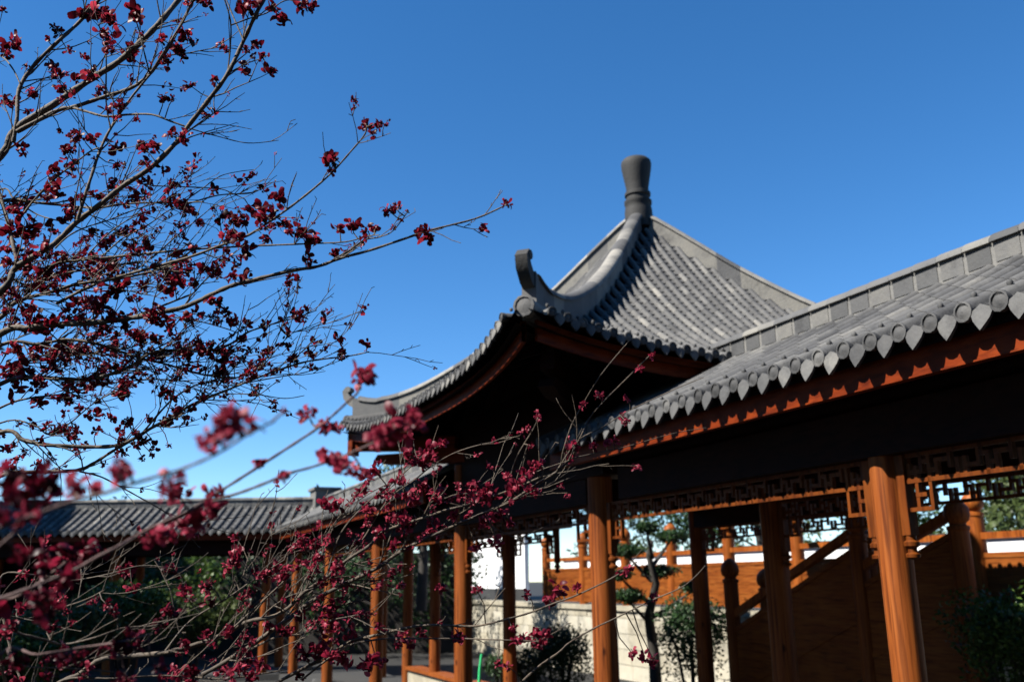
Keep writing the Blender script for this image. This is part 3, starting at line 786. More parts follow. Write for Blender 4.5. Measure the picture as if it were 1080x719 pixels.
pw = MB(); pw.fbox(G, 1.9, 26.6, 13.12, 13.53, 2.062, 2.12); pw.build('coping', 'tile', o_)
hd = thing('clipped_hedge', G(14, 16, TZ), 'dense mixed green hedge beyond the low white wall behind the railing', 'hedge')
f = MB()
for i in range(26):
    clump(f, G(2+i*0.85, 16+0.5*math.sin(i*1.9), TZ+0.75+0.2*math.sin(i*2.7)), (0.8, 0.7, 1.25+0.3*math.sin(i*1.1)), 420, 0.16, shell=0.3)
f.build('foliage', 'olive', hd)
f = MB(); f.fbox(G, 1.8, 23.5, 15.9, 16.1, TZ-0.03, 2.3); f.build('stem', 'barkdark', hd)
TREES = [(-2.4, 24.5, 4.2, 1.5, 'green', 'narrow dark green tree left of the white building'),
         (-4.0, 29.0, 4.2, 2.0, 'pine', 'dark evergreen behind the far bay of the middle corridor'),
         (3.4, 31, 3.4, 2.0, 'olive', 'olive tree behind the railing near the white building'),
         (5.2, 26.5, 3.7, 1.8, 'pine', 'dark green tree behind the railing beside the layered pine'),
         (16.0, 22.0, 4.0, 2.0, 'pine', 'dark evergreen behind the railing at the right edge'),
         (11.5, 20.5, 3.2, 1.6, 'olive', 'loose olive tree just beyond the railing by the near column'),
         (7.2, 28, 4.2, 1.9, 'olive', 'bright olive tree behind the railing between two dark columns'),
         (10.2, 25.5, 3.6, 1.9, 'green', 'green tree behind the railing left of the near column'),
         (13.4, 25.0, 3.5, 1.8, 'olive', 'olive tree in front of the grey building at right'),
         (-9.5, 27.5, 3.2, 1.8, 'green', 'green tree behind the distant left corridor'),
         (-13.5, 28.0, 3.2, 2.0, 'pine', 'dark tree behind the shaded end of the left corridor')]
for (x, y, h, cr, mt, lb) in TREES:
    zb = TZ if x > -3 else GROUND
    tree('garden_tree', Vector((x, y, zb-0.03)), h, cr, 2600, 0.16, mt, lb, 'trees behind the corridors')
for i, (x, y) in enumerate(((-13, -7), (-14, -2.5), (-13.5, 2), (-14.5, 6.5), (-14, 11))):  # unseen evergreens added to hold back sky light from the left
    tree('sky_block_tree', Vector((x, y, GROUND)), 12.4, 2.7, 3600, 0.55, 'pine', 'tall dark evergreen added out of view at left to block sky light', 'evergreens added to block sky light', lumps=16, trunk_h=0.08)
hd = thing('sky_block_hedge', (6, -8, GROUND), 'tall dark evergreen hedge added unseen behind the viewer to block low sky', 'hedge')  # unseen hedge added to cut the sky light from behind the camera
f = MB()
for i in range(22):
    x = -4+i*1.6; clump(f, Vector((x, -7.5+1.5*math.sin(i*1.3), 4.4)), (1.6, 1.3, 6.2), 620, 0.55, shell=0.3)
f.build('foliage', 'pine', hd)
f = MB(); f.fbox(WX, -4.5, 30.5, -8.2, -7.2, GROUND, 9.5); f.build('stem', 'barkdark', hd)  # solid dark core of the added hedge, closes off the low sky
gs = MB(); p = px(506, 712, 14.0); gs.tube([Vector((p.x-0.06, p.y, GROUND-0.1)), Vector((p.x, p.y, 0.2)), Vector((p.x+0.03, p.y, 0.42))], [0.022, 0.022, 0.018], 8, 0.5)
m_, n_, b_ = newmat('green_plastic'); b_.inputs['Base Color'].default_value = (0.02, 0.36, 0.12, 1); M['green_plastic'] = m_
tag(gs.build('garden_stake', 'green_plastic', loc=(p.x, p.y, GROUND)), 'thin bright green garden stake beside the dark rear column', 'stake')
def rock(c, s, label):
    m = MB(); rows = []
    for i in range(9):
        ph = math.pi*i/8; row = []
        for j in range(13):
            t = 2*math.pi*(j % 12)/12
            d = Vector((math.sin(ph)*math.cos(t), math.sin(ph)*math.sin(t), math.cos(ph)))
            k = 0.8+0.5*noise.noise(d*1.7+c)
            row.append(c+Vector((d.x*s[0], d.y*s[1], d.z*s[2]))*k)
        rows.append(row)
    m.grid(rows, None, False); tag(m.build('garden_rock', 'rock', loc=(c.x, c.y, GROUND)), label, 'rock', 'pale rocks by the path')
for (x, dp, s, lb) in [(205, 15.2, 0.30, 'pale rock at the bottom left under the red twigs'), (258, 16.2, 0.34, 'large pale rock at the foot of the left corridor'),
                       (286, 16.0, 0.26, 'small pale rock right of the large one'), (345, 19.2, 0.42, 'pale rock beside the far corridor column')]:
    p = px(x, 700, dp); rock(Vector((p.x, p.y, GROUND+s*0.3)), (s, s*0.8, s*0.6), lb)

# ------------------------------------------------------------------ red-leaved trees in front
def spline(P, n=6):
    out = []
    for i in range(len(P)-1):
        p0 = P[max(0, i-1)]; p1 = P[i]; p2 = P[i+1]; p3 = P[min(len(P)-1, i+2)]
        for k in range(n):
            t = k/n
            out.append(0.5*((2*p1)+(p2-p0)*t+(2*p0-5*p1+4*p2-p3)*t*t+(3*p1-p0-3*p2+p3)*t**3))
    out.append(P[-1]); return out
def red_cluster(mb, c, size, n=None, bias=0.0):
    """a tuft of small curled leaves"""
    n = int((n or random.randint(7, 11))*1.45)
    ax = (rdir()*0.7+ZUP*0.6).normalized()
    for _ in range(n):
        d = (rdir()+ax*0.5).normalized(); s0 = c+rdir()*size*0.28
        L_ = size*random.uniform(0.28, 0.56); W_ = L_*random.uniform(0.5, 0.9)
        x = d.orthogonal().normalized(); x = (x*math.cos(random.random()*6.28)+d.cross(x)*math.sin(random.random()*6.28)).normalized(); x = (x-d*x.dot(d)).normalized()
        nn = d.cross(x); cu = random.choice((-1, 1))*random.uniform(0.5, 1.7)
        rows = []
        for i, (t, wv) in enumerate(((0.0, 0.22), (0.28, 0.85), (0.6, 1.0), (0.86, 0.8), (1.0, 0.30))):
            ang = cu*t*1.5
            q = s0+d*(L_*t*math.cos(ang*0.6))+nn*(L_*t*math.sin(ang*0.8))
            up = nn*(0.22*W_*wv)
            rows.append([q-x*W_/2*wv+up, q, q+x*W_/2*wv+up])
        mb.grid(rows, min(1, max(0, random.gauss(0.42+bias, 0.24))), True)
class Plant:
    def __init__(s, name, base, label, cat, bark, leafm, pts_trunk, trad, size, group=None):
        s.twiggy = 1.5 if cat == 'tree' else 0.9; s.root = thing(name, base, label, cat, group); s.bark = bark; s.leafm = leafm; s.size = size
        m = MB(); s.trunk = spline(pts_trunk, 5); n = len(s.trunk)
        m.tube(s.trunk, [trad[0]+(trad[1]-trad[0])*i/(n-1) for i in range(n)], 12); m.build('trunk', bark, s.root)
        s.limbs = []; s.tuft = []
    def limb(s, pix, w0, w1, z0, z1, twigs=6, leafy=0.5, tl=(0.08, 0.26), to_trunk=False, seed=None, bias=0.0, sub=0.5, wob=0.03, start=0.0):
        random.seed(seed if seed is not None else len(s.limbs)*17+3)
        n = len(pix)
        P = []
        for i, (x, y) in enumerate(pix):
            t = i/(n-1); P.append(px(x, y, z0+(z1-z0)*t+random.uniform(-wob, wob)*(0 if i == 0 else 1)))
        if to_trunk:
            q = min(s.trunk, key=lambda t: (t-P[0]).length+abs(t.z-(P[0].z-0.25)))
            P = [q, q.lerp(P[0], 0.55)+Vector((0, 0, -0.05))] + P
        C = spline(P, 6); m = MB(); k = len(C)
        r0 = w0/2*z0/FPX*0.9; r1 = w1/2*z1/FPX*0.9
        rad = [(r0+(r1-r0)*i/(k-1))*(1+0.10*math.sin(i*1.7)+random.uniform(-0.06, 0.06)) for i in range(k)]
        m.tube(C, rad, 8 if w0 > 3 else 6, random.uniform(0.35, 0.65))
        lf = MB(); i0 = int(k*max(start, 0.0))+1
        nt2 = int(twigs*s.twiggy)
        for _ in range(nt2):
            i = random.randint(i0, k-2) if k-2 > i0 else k-2
            s.twig(m, lf, C[i], (C[i+1]-C[i]).normalized(), random.uniform(*tl), min(rad[i]*0.55, 0.0026), leafy, sub, 0, bias)
        ln = sum((C[i+1]-C[i]).length for i in range(i0, k-1))
        for _ in range(int(ln*leafy*6)):
            i = random.randint(i0, k-2); s.spur(m, lf, C[i], rad[i], bias)
        s.limbs.append((m, lf, C, rad)); return C
    def spur(s, m, lf, p, r, bias, size=None):
        d = (rdir()+ZUP*0.5).normalized(); q = p+d*(r+random.uniform(0.008, 0.03))
        m.tube([p, q], [0.0018, 0.0012], 4, 0.4); red_cluster(lf, q, (size or s.size)*random.uniform(0.6, 1.25), bias=bias)
    def twig(s, m, lf, p, d, L_, r, leafy, sub, lev, bias):
        side = rdir(); side = (side-d*side.dot(d)).normalized()
        a = random.uniform(0.4, 0.95) if lev == 0 else random.uniform(0.35, 0.8)
        dd = (d*math.cos(a)+side*math.sin(a)+ZUP*0.12).normalized()
        n = max(3, int(L_/0.035)); pts = [p]; cur = dd
        for i in range(n):
            cur = (cur+rdir()*0.16+ZUP*0.03).normalized(); pts.append(pts[-1]+cur*L_/n)
        r = max(r, 0.0013)
        m.tube(pts, [r+(0.0009-r)*i/n for i in range(n+1)], 5, random.uniform(0.3, 0.6), caps=False)
        for i in range(1, n+1):
            if random.random() < leafy*(0.24 if i < n else 0.7):
                q = pts[i]+rdir()*0.008; red_cluster(lf, q, s.size*random.uniform(0.35, 1.0), random.randint(4, 9), bias)
            elif random.random() < 0.35:
                e = pts[i]+(rdir()+cur).normalized()*random.uniform(0.008, 0.018); m.tube([pts[i], e], [0.0012, 0.0010], 4, 0.3, caps=False)
        if lev < 1 or (lev < 2 and random.random() < 0.3):
            for i in range(1, n):
                if random.random() < sub: s.twig(m, lf, pts[i], (pts[i+1]-pts[i]).normalized(), L_*random.uniform(0.35, 0.7), r*0.7, leafy, sub*0.6, lev+1, bias)
    def tufts(s, lst, bias=0.0, seed=5):
        """leaf tufts seen at these places, each on a short spur of the nearest branch"""
        random.seed(seed)
        for (x, y, sz) in lst:
            best = None
            for (m, lf, C, rad) in s.limbs:
                for i, p in enumerate(C):
                    d = p-EYE; zz = d.dot(fwd)
                    if zz < 0.1: continue
                    qx = 540+FPX*d.dot(crt)/zz; qy = 359.5-FPX*d.dot(cup)/zz
                    e = (qx-x)**2+(qy-y)**2
                    if best is None or e < best[0]: best = (e, m, lf, p, zz, rad[i])
            e, m, lf, p, zz, r = best
            c = px(x, y, zz+random.uniform(-0.03, 0.03)); size = sz*zz/FPX
            if (c-p).length > r+0.004:
                mid = p.lerp(c, 0.5)+rdir()*(c-p).length*0.12; m.tube([p, mid, c], [0.0020, 0.0016, 0.0012], 5, 0.4, caps=False)
            red_cluster(lf, c, size*1.05, random.randint(9, 14), bias)
    def finish(s):
        for (m, lf, C, rad) in s.limbs:
            o_ = m.build('branch', s.bark, s.root)
            if lf.v: lf.build('foliage', s.leafm, o_)

# main red tree, trunk just outside the frame on the left
tb = px(-210, 560, 3.0); gb = Vector((tb.x, tb.y, ground_h(tb.x, tb.y)))
T1 = Plant('red_leaf_tree', gb, 'tall red-leaved tree whose bare dark branches cross the sky at upper left', 'tree', 'bark', 'red',
           [gb-ZUP*0.1, px(-200, 620, 3.0), px(-190, 450, 3.02), px(-150, 300, 3.05), px(-110, 180, 3.05), px(-70, 60, 3.1), px(-60, -120, 3.1)], (0.075, 0.02), 0.040)
A_ = dict(leafy=0.30, sub=0.35)
T1.limb([(0, 165), (16, 137), (60, 108), (97, 83), (125, 65), (150, 43), (170, 22), (192, -5), (215, -40)], 9, 5.5, 3.0, 3.1, 10, to_trunk=True, **A_)
T1.limb([(18, 139), (60, 117), (78, 113), (110, 102), (140, 92), (158, 78), (175, 55), (193, 22), (208, -8)], 5.5, 3, 3.0, 2.95, 7, **A_)
T1.limb([(158, 78), (172, 56), (184, 37), (197, 15), (203, -6)], 2.4, 1.8, 2.97, 2.9, 2, **A_)
T1.limb([(82, 231), (95, 190), (105, 160), (117, 135), (137, 105), (158, 79)], 4.2, 2.4, 2.72, 2.96, 4, **A_)
T1.limb([(117, 137), (112, 108), (112, 62), (109, 42), (104, 26)], 2.2, 1.4, 2.85, 2.8, 3, leafy=0.4, sub=0.3)
T1.limb([(158, 78), (152, 55), (146, 30), (140, 14)], 2.0, 1.4, 2.97, 2.85, 1, **A_)
T1.limb([(14, 150), (18, 125), (20, 95), (35, 70), (60, 45), (82, 25), (106, -2), (125, -30)], 5, 3.4, 3.0, 3.2, 9, **A_)
T1.limb([(-30, 50), (0, 59), (13, 72), (21, 88)], 2.4, 1.6, 3.3, 3.05, 2, to_trunk=True, **A_)
T1.limb([(0, 308), (15, 284), (40, 268), (60, 255), (80, 235), (105, 216), (130, 196), (160, 176), (188, 148), (197, 135), (222, 103), (240, 78), (257, 43), (270, 15), (282, -8), (292, -40)], 8, 4.0, 2.7, 2.8, 12, to_trunk=True, leafy=0.2, sub=0.3)
T1.limb([(240, 78), (243, 48), (243, 22), (235, -6)], 2.2, 1.6, 2.78, 2.7, 1, **A_)
T1.limb([(257, 43), (247, 20), (238, -2), (232, -20)], 2.0, 1.4, 2.79, 2.85, 0, **A_)
T1.limb([(243, 27), (262, 20), (281, 14), (296, 3), (305, 0)], 1.8, 1.2, 2.75, 2.8, 0, **A_)
T1.limb([(240, 78), (258, 68), (275, 62), (283, 58)], 1.6, 1.0, 2.78, 2.7, 0, **A_)
T1.limb([(78, 114), (92, 118), (112, 123), (135, 121), (160, 121), (180, 128), (197, 134)], 3.2, 2.0, 2.98, 2.78, 3, **A_)
T1.limb([(198, 135), (230, 144), (262, 151), (294, 148)], 1.5, 0.9, 2.8, 2.9, 2, leafy=0.1, sub=0.2, tl=(0.04, 0.1))
T1.limb([(0, 213), (40, 214), (80, 218), (105, 219), (125, 216), (150, 214), (180, 214), (215, 213)], 4, 1.6, 3.1, 3.0, 18, to_trunk=True, leafy=0.45)
T1.limb([(160, 196), (190, 197), (230, 199), (245, 204), (258, 210)], 1.6, 1.0, 3.1, 3.2, 2, leafy=0.1, sub=0.2)
T1.limb([(195, 216), (230, 206), (262, 204), (276, 199), (288, 192)], 1.8, 1.0, 3.05, 3.15, 3, leafy=0.1, sub=0.2, tl=(0.05, 0.14))
T1.limb([(195, 212), (212, 200), (232, 186), (252, 181), (269, 179)], 1.4, 0.9, 3.05, 3.2, 1, leafy=0.1, sub=0.2)
T1.limb([(0, 352), (30, 346), (60, 342), (100, 340), (140, 335), (165, 330), (190, 325), (210, 317), (235, 305), (255, 298), (280, 292), (310, 285), (335, 281), (360, 272), (390, 264), (432, 250), (457, 242), (500, 231), (528, 219), (538, 213)], 8.5, 1.5, 2.8, 2.5, 16, to_trunk=True, leafy=0.25, sub=0.4, tl=(0.06, 0.2), wob=0.02)
T1.limb([(362, 271), (383, 254), (400, 250), (415, 243), (431, 222)], 2.0, 1.2, 2.64, 2.55, 1, **A_)
T1.limb([(60, 320), (100, 300), (150, 285), (200, 271), (235, 258), (262, 248), (297, 225), (326, 203), (350, 182), (369, 161), (384, 143), (387, 134)], 3.8, 1.5, 2.8, 2.45, 8, leafy=0.3, sub=0.35, start=0.1, tl=(0.05, 0.16), wob=0.015)
T1.limb([(40, 290), (60, 278), (130, 270), (190, 264), (235, 261), (278, 259), (326, 257), (365, 255), (387, 249), (400, 248)], 3.2, 1.2, 2.9, 2.6, 6, leafy=0.3, sub=0.4)
T1.limb([(0, 335), (12, 322), (25, 315), (50, 309), (80, 300), (110, 296), (145, 290), (180, 279), (205, 262)], 6, 2, 2.9, 3.0, 30, to_trunk=True, leafy=0.5)
T1.limb([(0, 364), (40, 363), (70, 358), (100, 362), (125, 370), (150, 378), (175, 384), (205, 393), (228, 397), (250, 398)], 5, 1.5, 3.0, 3.1, 30, to_trunk=True, leafy=0.45)
T1.limb([(0, 405), (30, 398), (60, 399), (90, 400), (115, 395), (140, 385), (160, 372), (190, 369), (225, 369), (246, 361), (262, 350), (290, 341), (315, 334), (334, 327)], 6, 1.2, 3.1, 3.0, 26, to_trunk=True, leafy=0.35)
T1.limb([(0, 456), (25, 464), (50, 469), (90, 471), (120, 470), (140, 463), (160, 451), (180, 440), (200, 428), (217, 420), (240, 411), (262, 402), (291, 391), (320, 382), (345, 378), (370, 375), (389, 371)], 6, 1.3, 3.0, 2.9, 16, to_trunk=True, leafy=0.28)
T1.limb([(150, 457), (171, 432), (187, 417), (210, 405), (250, 398), (275, 387), (291, 369), (305, 354), (313, 349)], 2.6, 1.0, 3.0, 2.9, 8, leafy=0.4)
T1.limb([(258, 404), (290, 398), (320, 393), (346, 385)], 1.6, 0.9, 2.95, 2.9, 3, leafy=0.3, tl=(0.04, 0.1))
T1.limb([(262, 402), (270, 412), (278, 424), (295, 420)], 1.3, 0.8, 2.95, 2.9, 2, leafy=0.2, tl=(0.04, 0.1))
T1.limb([(235, 415), (270, 416), (300, 420), (321, 417)], 1.3, 0.9, 2.95, 2.9, 1, leafy=0.3, tl=(0.04, 0.1))
T1.limb([(0, 502), (25, 498), (60, 497), (84, 495), (101, 487), (118, 476), (136, 466)], 5.5, 3, 3.2, 3.0, 8, to_trunk=True, leafy=0.3)
T1.limb([(84, 497), (105, 502), (125, 512), (145, 523), (173, 539), (195, 556)], 2.2, 1.3, 3.1, 3.0, 3, leafy=0.2)
T1.limb([(0, 446), (35, 448), (52, 458), (75, 445), (95, 428), (115, 416), (150, 402)], 2.4, 1.2, 3.3, 3.2, 8, to_trunk=True, leafy=0.5)
T1.limb([(190, 336), (215, 340), (240, 347), (252, 352)], 1.7, 1.0, 3.0, 3.0, 2, leafy=0.4, tl=(0.04, 0.1))
T1.limb([(18, 275), (13, 255), (7, 230), (0, 205), (-10, 180)], 5, 3.5, 2.75, 3.0, 3, **A_)
T1.limb([(0, 200), (15, 210), (39, 226), (65, 234), (90, 243), (115, 256), (132, 265)], 2.2, 1.4, 3.2, 3.1, 6, to_trunk=True, leafy=0.5)
T1.limb([(18, 235), (35, 212), (56, 190), (75, 175), (95, 160), (104, 156)], 2.6, 1.6, 2.85, 2.78, 3, **A_)
T1.limb([(58, 262), (72, 249), (90, 240), (115, 232), (140, 222), (165, 214)], 2.0, 1.2, 2.7, 2.9, 4, leafy=0.4)
T1.limb([(93, 268), (115, 246), (135, 232), (155, 224)], 1.8, 1.1, 2.9, 2.95, 3, leafy=0.3)
T1.limb([(108, 270), (130, 251), (155, 238), (178, 222), (196, 215)], 1.8, 1.1, 2.9, 3.0, 3, leafy=0.3)
T1.limb([(163, 270), (185, 250), (200, 238), (216, 225)], 1.8, 1.0, 2.85, 2.9, 3, leafy=0.4)
T1.limb([(140, 336), (165, 325), (195, 313), (204, 309), (213, 299), (231, 281), (250, 264)], 2.6, 1.4, 2.78, 2.8, 5, leafy=0.45)
T1.limb([(0, 395), (25, 382), (60, 376), (100, 372), (140, 366)], 3.6, 2, 3.4, 3.5, 26, to_trunk=True, leafy=0.6)
T1.limb([(0, 430), (30, 420), (70, 415), (110, 405), (160, 400), (200, 402)], 3, 1.5, 3.4, 3.5, 24, to_trunk=True, leafy=0.55)
T1.limb([(0, 295), (30, 300), (70, 288), (110, 282), (150, 276)], 3.5, 2, 3.3, 3.4, 28, to_trunk=True, leafy=0.6)
T1.tufts([(90, 17, 24), (105, 14, 20), (118, 22, 22), (142, 14, 20), (116, 41, 18), (140, 53, 16), (138, 60, 14), (195, 37, 16), (185, 52, 14), (190, 60, 12), (13, 45, 18), (82, 82, 16), (95, 76, 14), (3, 10, 8), (8, 105, 18), (115, 117, 14),
          (200, 90, 12), (102, 100, 10), (33, 100, 8), (50, 42, 8), (205, 0, 12), (218, 4, 12), (258, 6, 20), (268, 3, 20), (288, 12, 18), (297, 20, 16), (322, 6, 16), (330, 9, 12), (258, 53, 10), (260, 72, 16), (284, 75, 14), (278, 60, 14), (226, 84, 10),
          (22, 158, 12), (63, 138, 8), (75, 144, 11), (88, 145, 17), (100, 147, 12), (122, 155, 17), (56, 180, 15), (180, 142, 15), (196, 146, 15), (165, 155, 12), (153, 171, 11), (173, 178, 13), (155, 193, 15), (147, 208, 17), (135, 213, 13), (178, 206, 17), (190, 216, 18),
          (197, 222, 16), (28, 215, 14), (75, 218, 14), (15, 245, 24), (30, 245, 22), (40, 245, 14), (147, 235, 12), (140, 242, 10), (138, 260, 12), (155, 261, 11), (210, 237, 9), (293, 210, 18), (265, 220, 17), (275, 225, 22), (255, 233, 17), (245, 230, 13), (285, 226, 15),
          (298, 236, 17), (310, 243, 15), (325, 250, 19), (335, 255, 13), (255, 250, 17), (258, 262, 17), (202, 262, 13), (243, 246, 11), (280, 253, 13), (322, 272, 13), (355, 268, 12), (358, 240, 14), (372, 237, 15), (385, 243, 15), (395, 240, 13), (348, 168, 17), (385, 131, 13),
          (397, 131, 13), (410, 222, 13), (418, 220, 12), (441, 243, 12), (450, 250, 15), (448, 244, 12), (535, 215, 9), (215, 286, 16), (226, 283, 16), (245, 290, 15), (258, 293, 17), (230, 325, 12), (238, 331, 11), (245, 340, 13), (259, 341, 12), (228, 340, 9), (315, 333, 15),
          (280, 343, 11), (210, 360, 10), (220, 370, 17), (235, 382, 17), (264, 384, 11), (198, 378, 14), (230, 395, 17), (303, 353, 11), (295, 364, 9), (310, 380, 13), (329, 388, 9), (245, 370, 9), (190, 275, 17), (195, 285, 19), (180, 290, 24), (182, 300, 22),
          (25, 283, 13), (47, 285, 15), (85, 270, 15), (92, 279, 11), (120, 277, 15), (150, 355, 16), (165, 357, 14), (180, 348, 14), (130, 412, 14), (125, 415, 14), (138, 405, 10), (97, 438, 14), (135, 446, 10), (108, 398, 11), (10, 390, 20), (30, 392, 18), (15, 410, 18), (40, 425, 14)])
random.seed(21)
T1.tufts([(random.triangular(0, 235, 40), random.gauss(325, 50), random.uniform(8, 17)) for _ in range(105)] + [(random.uniform(0, 190), random.uniform(395, 490), random.uniform(6, 12)) for _ in range(50)]
         + [(random.uniform(180, 330), random.uniform(345, 420), random.uniform(6, 10)) for _ in range(25)] + [(random.uniform(0, 200), random.uniform(10, 230), random.uniform(6, 14)) for _ in range(30)], seed=33)
T1.finish()

# second plant, lower: sprays reaching right across the pavilion
sb = px(-60, 860, 2.5); gb2 = Vector((sb.x, sb.y, ground_h(sb.x, sb.y)))
T2 = Plant('red_leaf_shrub', gb2, 'red-leaved shrub with slender pale twigs spraying right across the pavilion columns', 'shrub', 'bark', 'pink',
           [gb2-ZUP*0.1, px(-40, 900, 2.5), px(0, 790, 2.5), px(30, 735, 2.5)], (0.05, 0.02), 0.034, 'red-leaved shrubs in front')
B_ = dict(leafy=0.5, sub=0.4)
T2.limb([(120, 745), (190, 722), (250, 690), (300, 655), (330, 633), (365, 615), (399, 598), (423, 581), (451, 567), (482, 553), (510, 541), (538, 529), (565, 511), (586, 498), (603, 482), (609, 468)], 6, 2.6, 2.6, 2.55, 18, to_trunk=True, start=0.2, **B_)
T2.limb([(60, 722), (83, 711), (107, 695), (142, 691), (173, 688), (208, 679), (239, 667), (262, 655), (287, 650), (305, 640), (320, 625), (345, 608), (365, 591), (390, 575), (405, 560), (440, 548), (470, 538), (500, 530), (540, 516), (572, 502)], 7, 2.4, 2.5, 2.5, 20, to_trunk=True, start=0.1, **B_)
T2.limb([(250, 745), (300, 715), (340, 694), (369, 677), (398, 669), (428, 662), (449, 659), (472, 659), (500, 660), (525, 655), (558, 646), (584, 636), (609, 627), (646, 609), (672, 592)], 4.5, 1.5, 2.6, 2.4, 8, to_trunk=True, leafy=0.25, sub=0.3, tl=(0.06, 0.18), start=0.15)
T2.limb([(510, 760), (550, 719), (570, 701), (590, 687), (601, 677), (627, 662), (648, 652), (687, 633), (717, 620), (733, 608), (744, 596)], 3, 1.3, 2.5, 2.35, 1, to_trunk=True, leafy=0.05, sub=0.2, tl=(0.03, 0.08), start=0.4)
T2.limb([(320, 715), (356, 687), (375, 678), (408, 673), (437, 673), (488, 673), (515, 674), (550, 675), (580, 677)], 2.6, 1.2, 2.55, 2.4, 4, leafy=0.2, sub=0.3, tl=(0.04, 0.12))
T2.limb([(600, 485), (612, 461), (621, 442), (636, 424), (665, 395), (688, 372)], 1.8, 1.2, 2.55, 2.5, 0, leafy=0.05)
T2.limb([(592, 490), (594, 475), (603, 448), (615, 426), (634, 395), (663, 360)], 1.8, 1.1, 2.55, 2.5, 0, leafy=0.05)
T2.limb([(586, 498), (609, 465), (636, 450), (665, 432), (710, 411), (742, 398)], 1.7, 0.9, 2.55, 2.6, 0, leafy=0.03)
T2.limb([(603, 483), (632, 477), (660, 471), (710, 457), (745, 451)], 1.5, 0.8, 2.55, 2.6, 1, leafy=0.05, tl=(0.04, 0.1))
T2.limb([(535, 520), (540, 496), (548, 476), (562, 453), (567, 442)], 1.8, 1.1, 2.52, 2.5, 0, leafy=0.1)
T2.limb([(365, 592), (385, 565), (400, 540), (414, 522), (437, 506), (453, 493), (476, 479), (502, 470), (525, 467), (540, 462)], 2.4, 1.2, 2.5, 2.6, 4, leafy=0.4, sub=0.3, tl=(0.05, 0.15))
T2.limb([(345, 606), (359, 563), (385, 532), (409, 513), (430, 495), (449, 478), (470, 467)], 2.6, 1.2, 2.5, 2.55, 8, leafy=0.5, tl=(0.05, 0.16))
T2.limb([(320, 626), (344, 574), (350, 555), (372, 538), (380, 520)], 2.2, 1.2, 2.5, 2.5, 5, **B_)
T2.limb([(423, 581), (437, 555), (455, 535), (478, 522), (505, 520)], 2.2, 1.2, 2.57, 2.5, 5, leafy=0.6, tl=(0.04, 0.12))
T2.limb([(300, 655), (330, 640), (352, 640), (380, 632)], 2.4, 1.4, 2.58, 2.6, 6, leafy=0.5)
T2.limb([(250, 692), (290, 672), (320, 668), (345, 655), (378, 648)], 2.6, 1.3, 2.58, 2.5, 8, leafy=0.5)
T2.limb([(173, 688), (200, 655), (240, 630), (275, 606), (300, 590)], 3, 1.3, 2.5, 2.6, 8, leafy=0.3)
T2.limb([(239, 668), (270, 640), (300, 612), (325, 588), (348, 572)], 2.8, 1.3, 2.5, 2.6, 10, leafy=0.5)
T2.limb([(0, 666), (25, 669), (50, 675), (68, 679), (100, 672), (130, 662), (160, 660), (178, 655)], 3.4, 2, 2.0, 2.2, 6, leafy=0.2, sub=0.3, to_trunk=True)
T2.limb([(0, 702), (33, 703), (63, 704), (82, 705), (120, 708)], 2.6, 1.5, 1.9, 2.1, 3, leafy=0.3, to_trunk=True)
T2.limb([(0, 655), (30, 652), (60, 642), (90, 632), (110, 622)], 2.6, 1.3, 2.4, 2.5, 6, leafy=0.3, to_trunk=True)
T2.limb([(0, 610), (35, 606), (70, 612), (110, 606), (150, 596), (185, 600)], 2.6, 1.3, 2.7, 2.8, 8, leafy=0.3, to_trunk=True)
T2.limb([(60, 720), (120, 715), (180, 712), (240, 715), (300, 706)], 3.2, 1.5, 2.3, 2.4, 9, leafy=0.35, to_trunk=True)
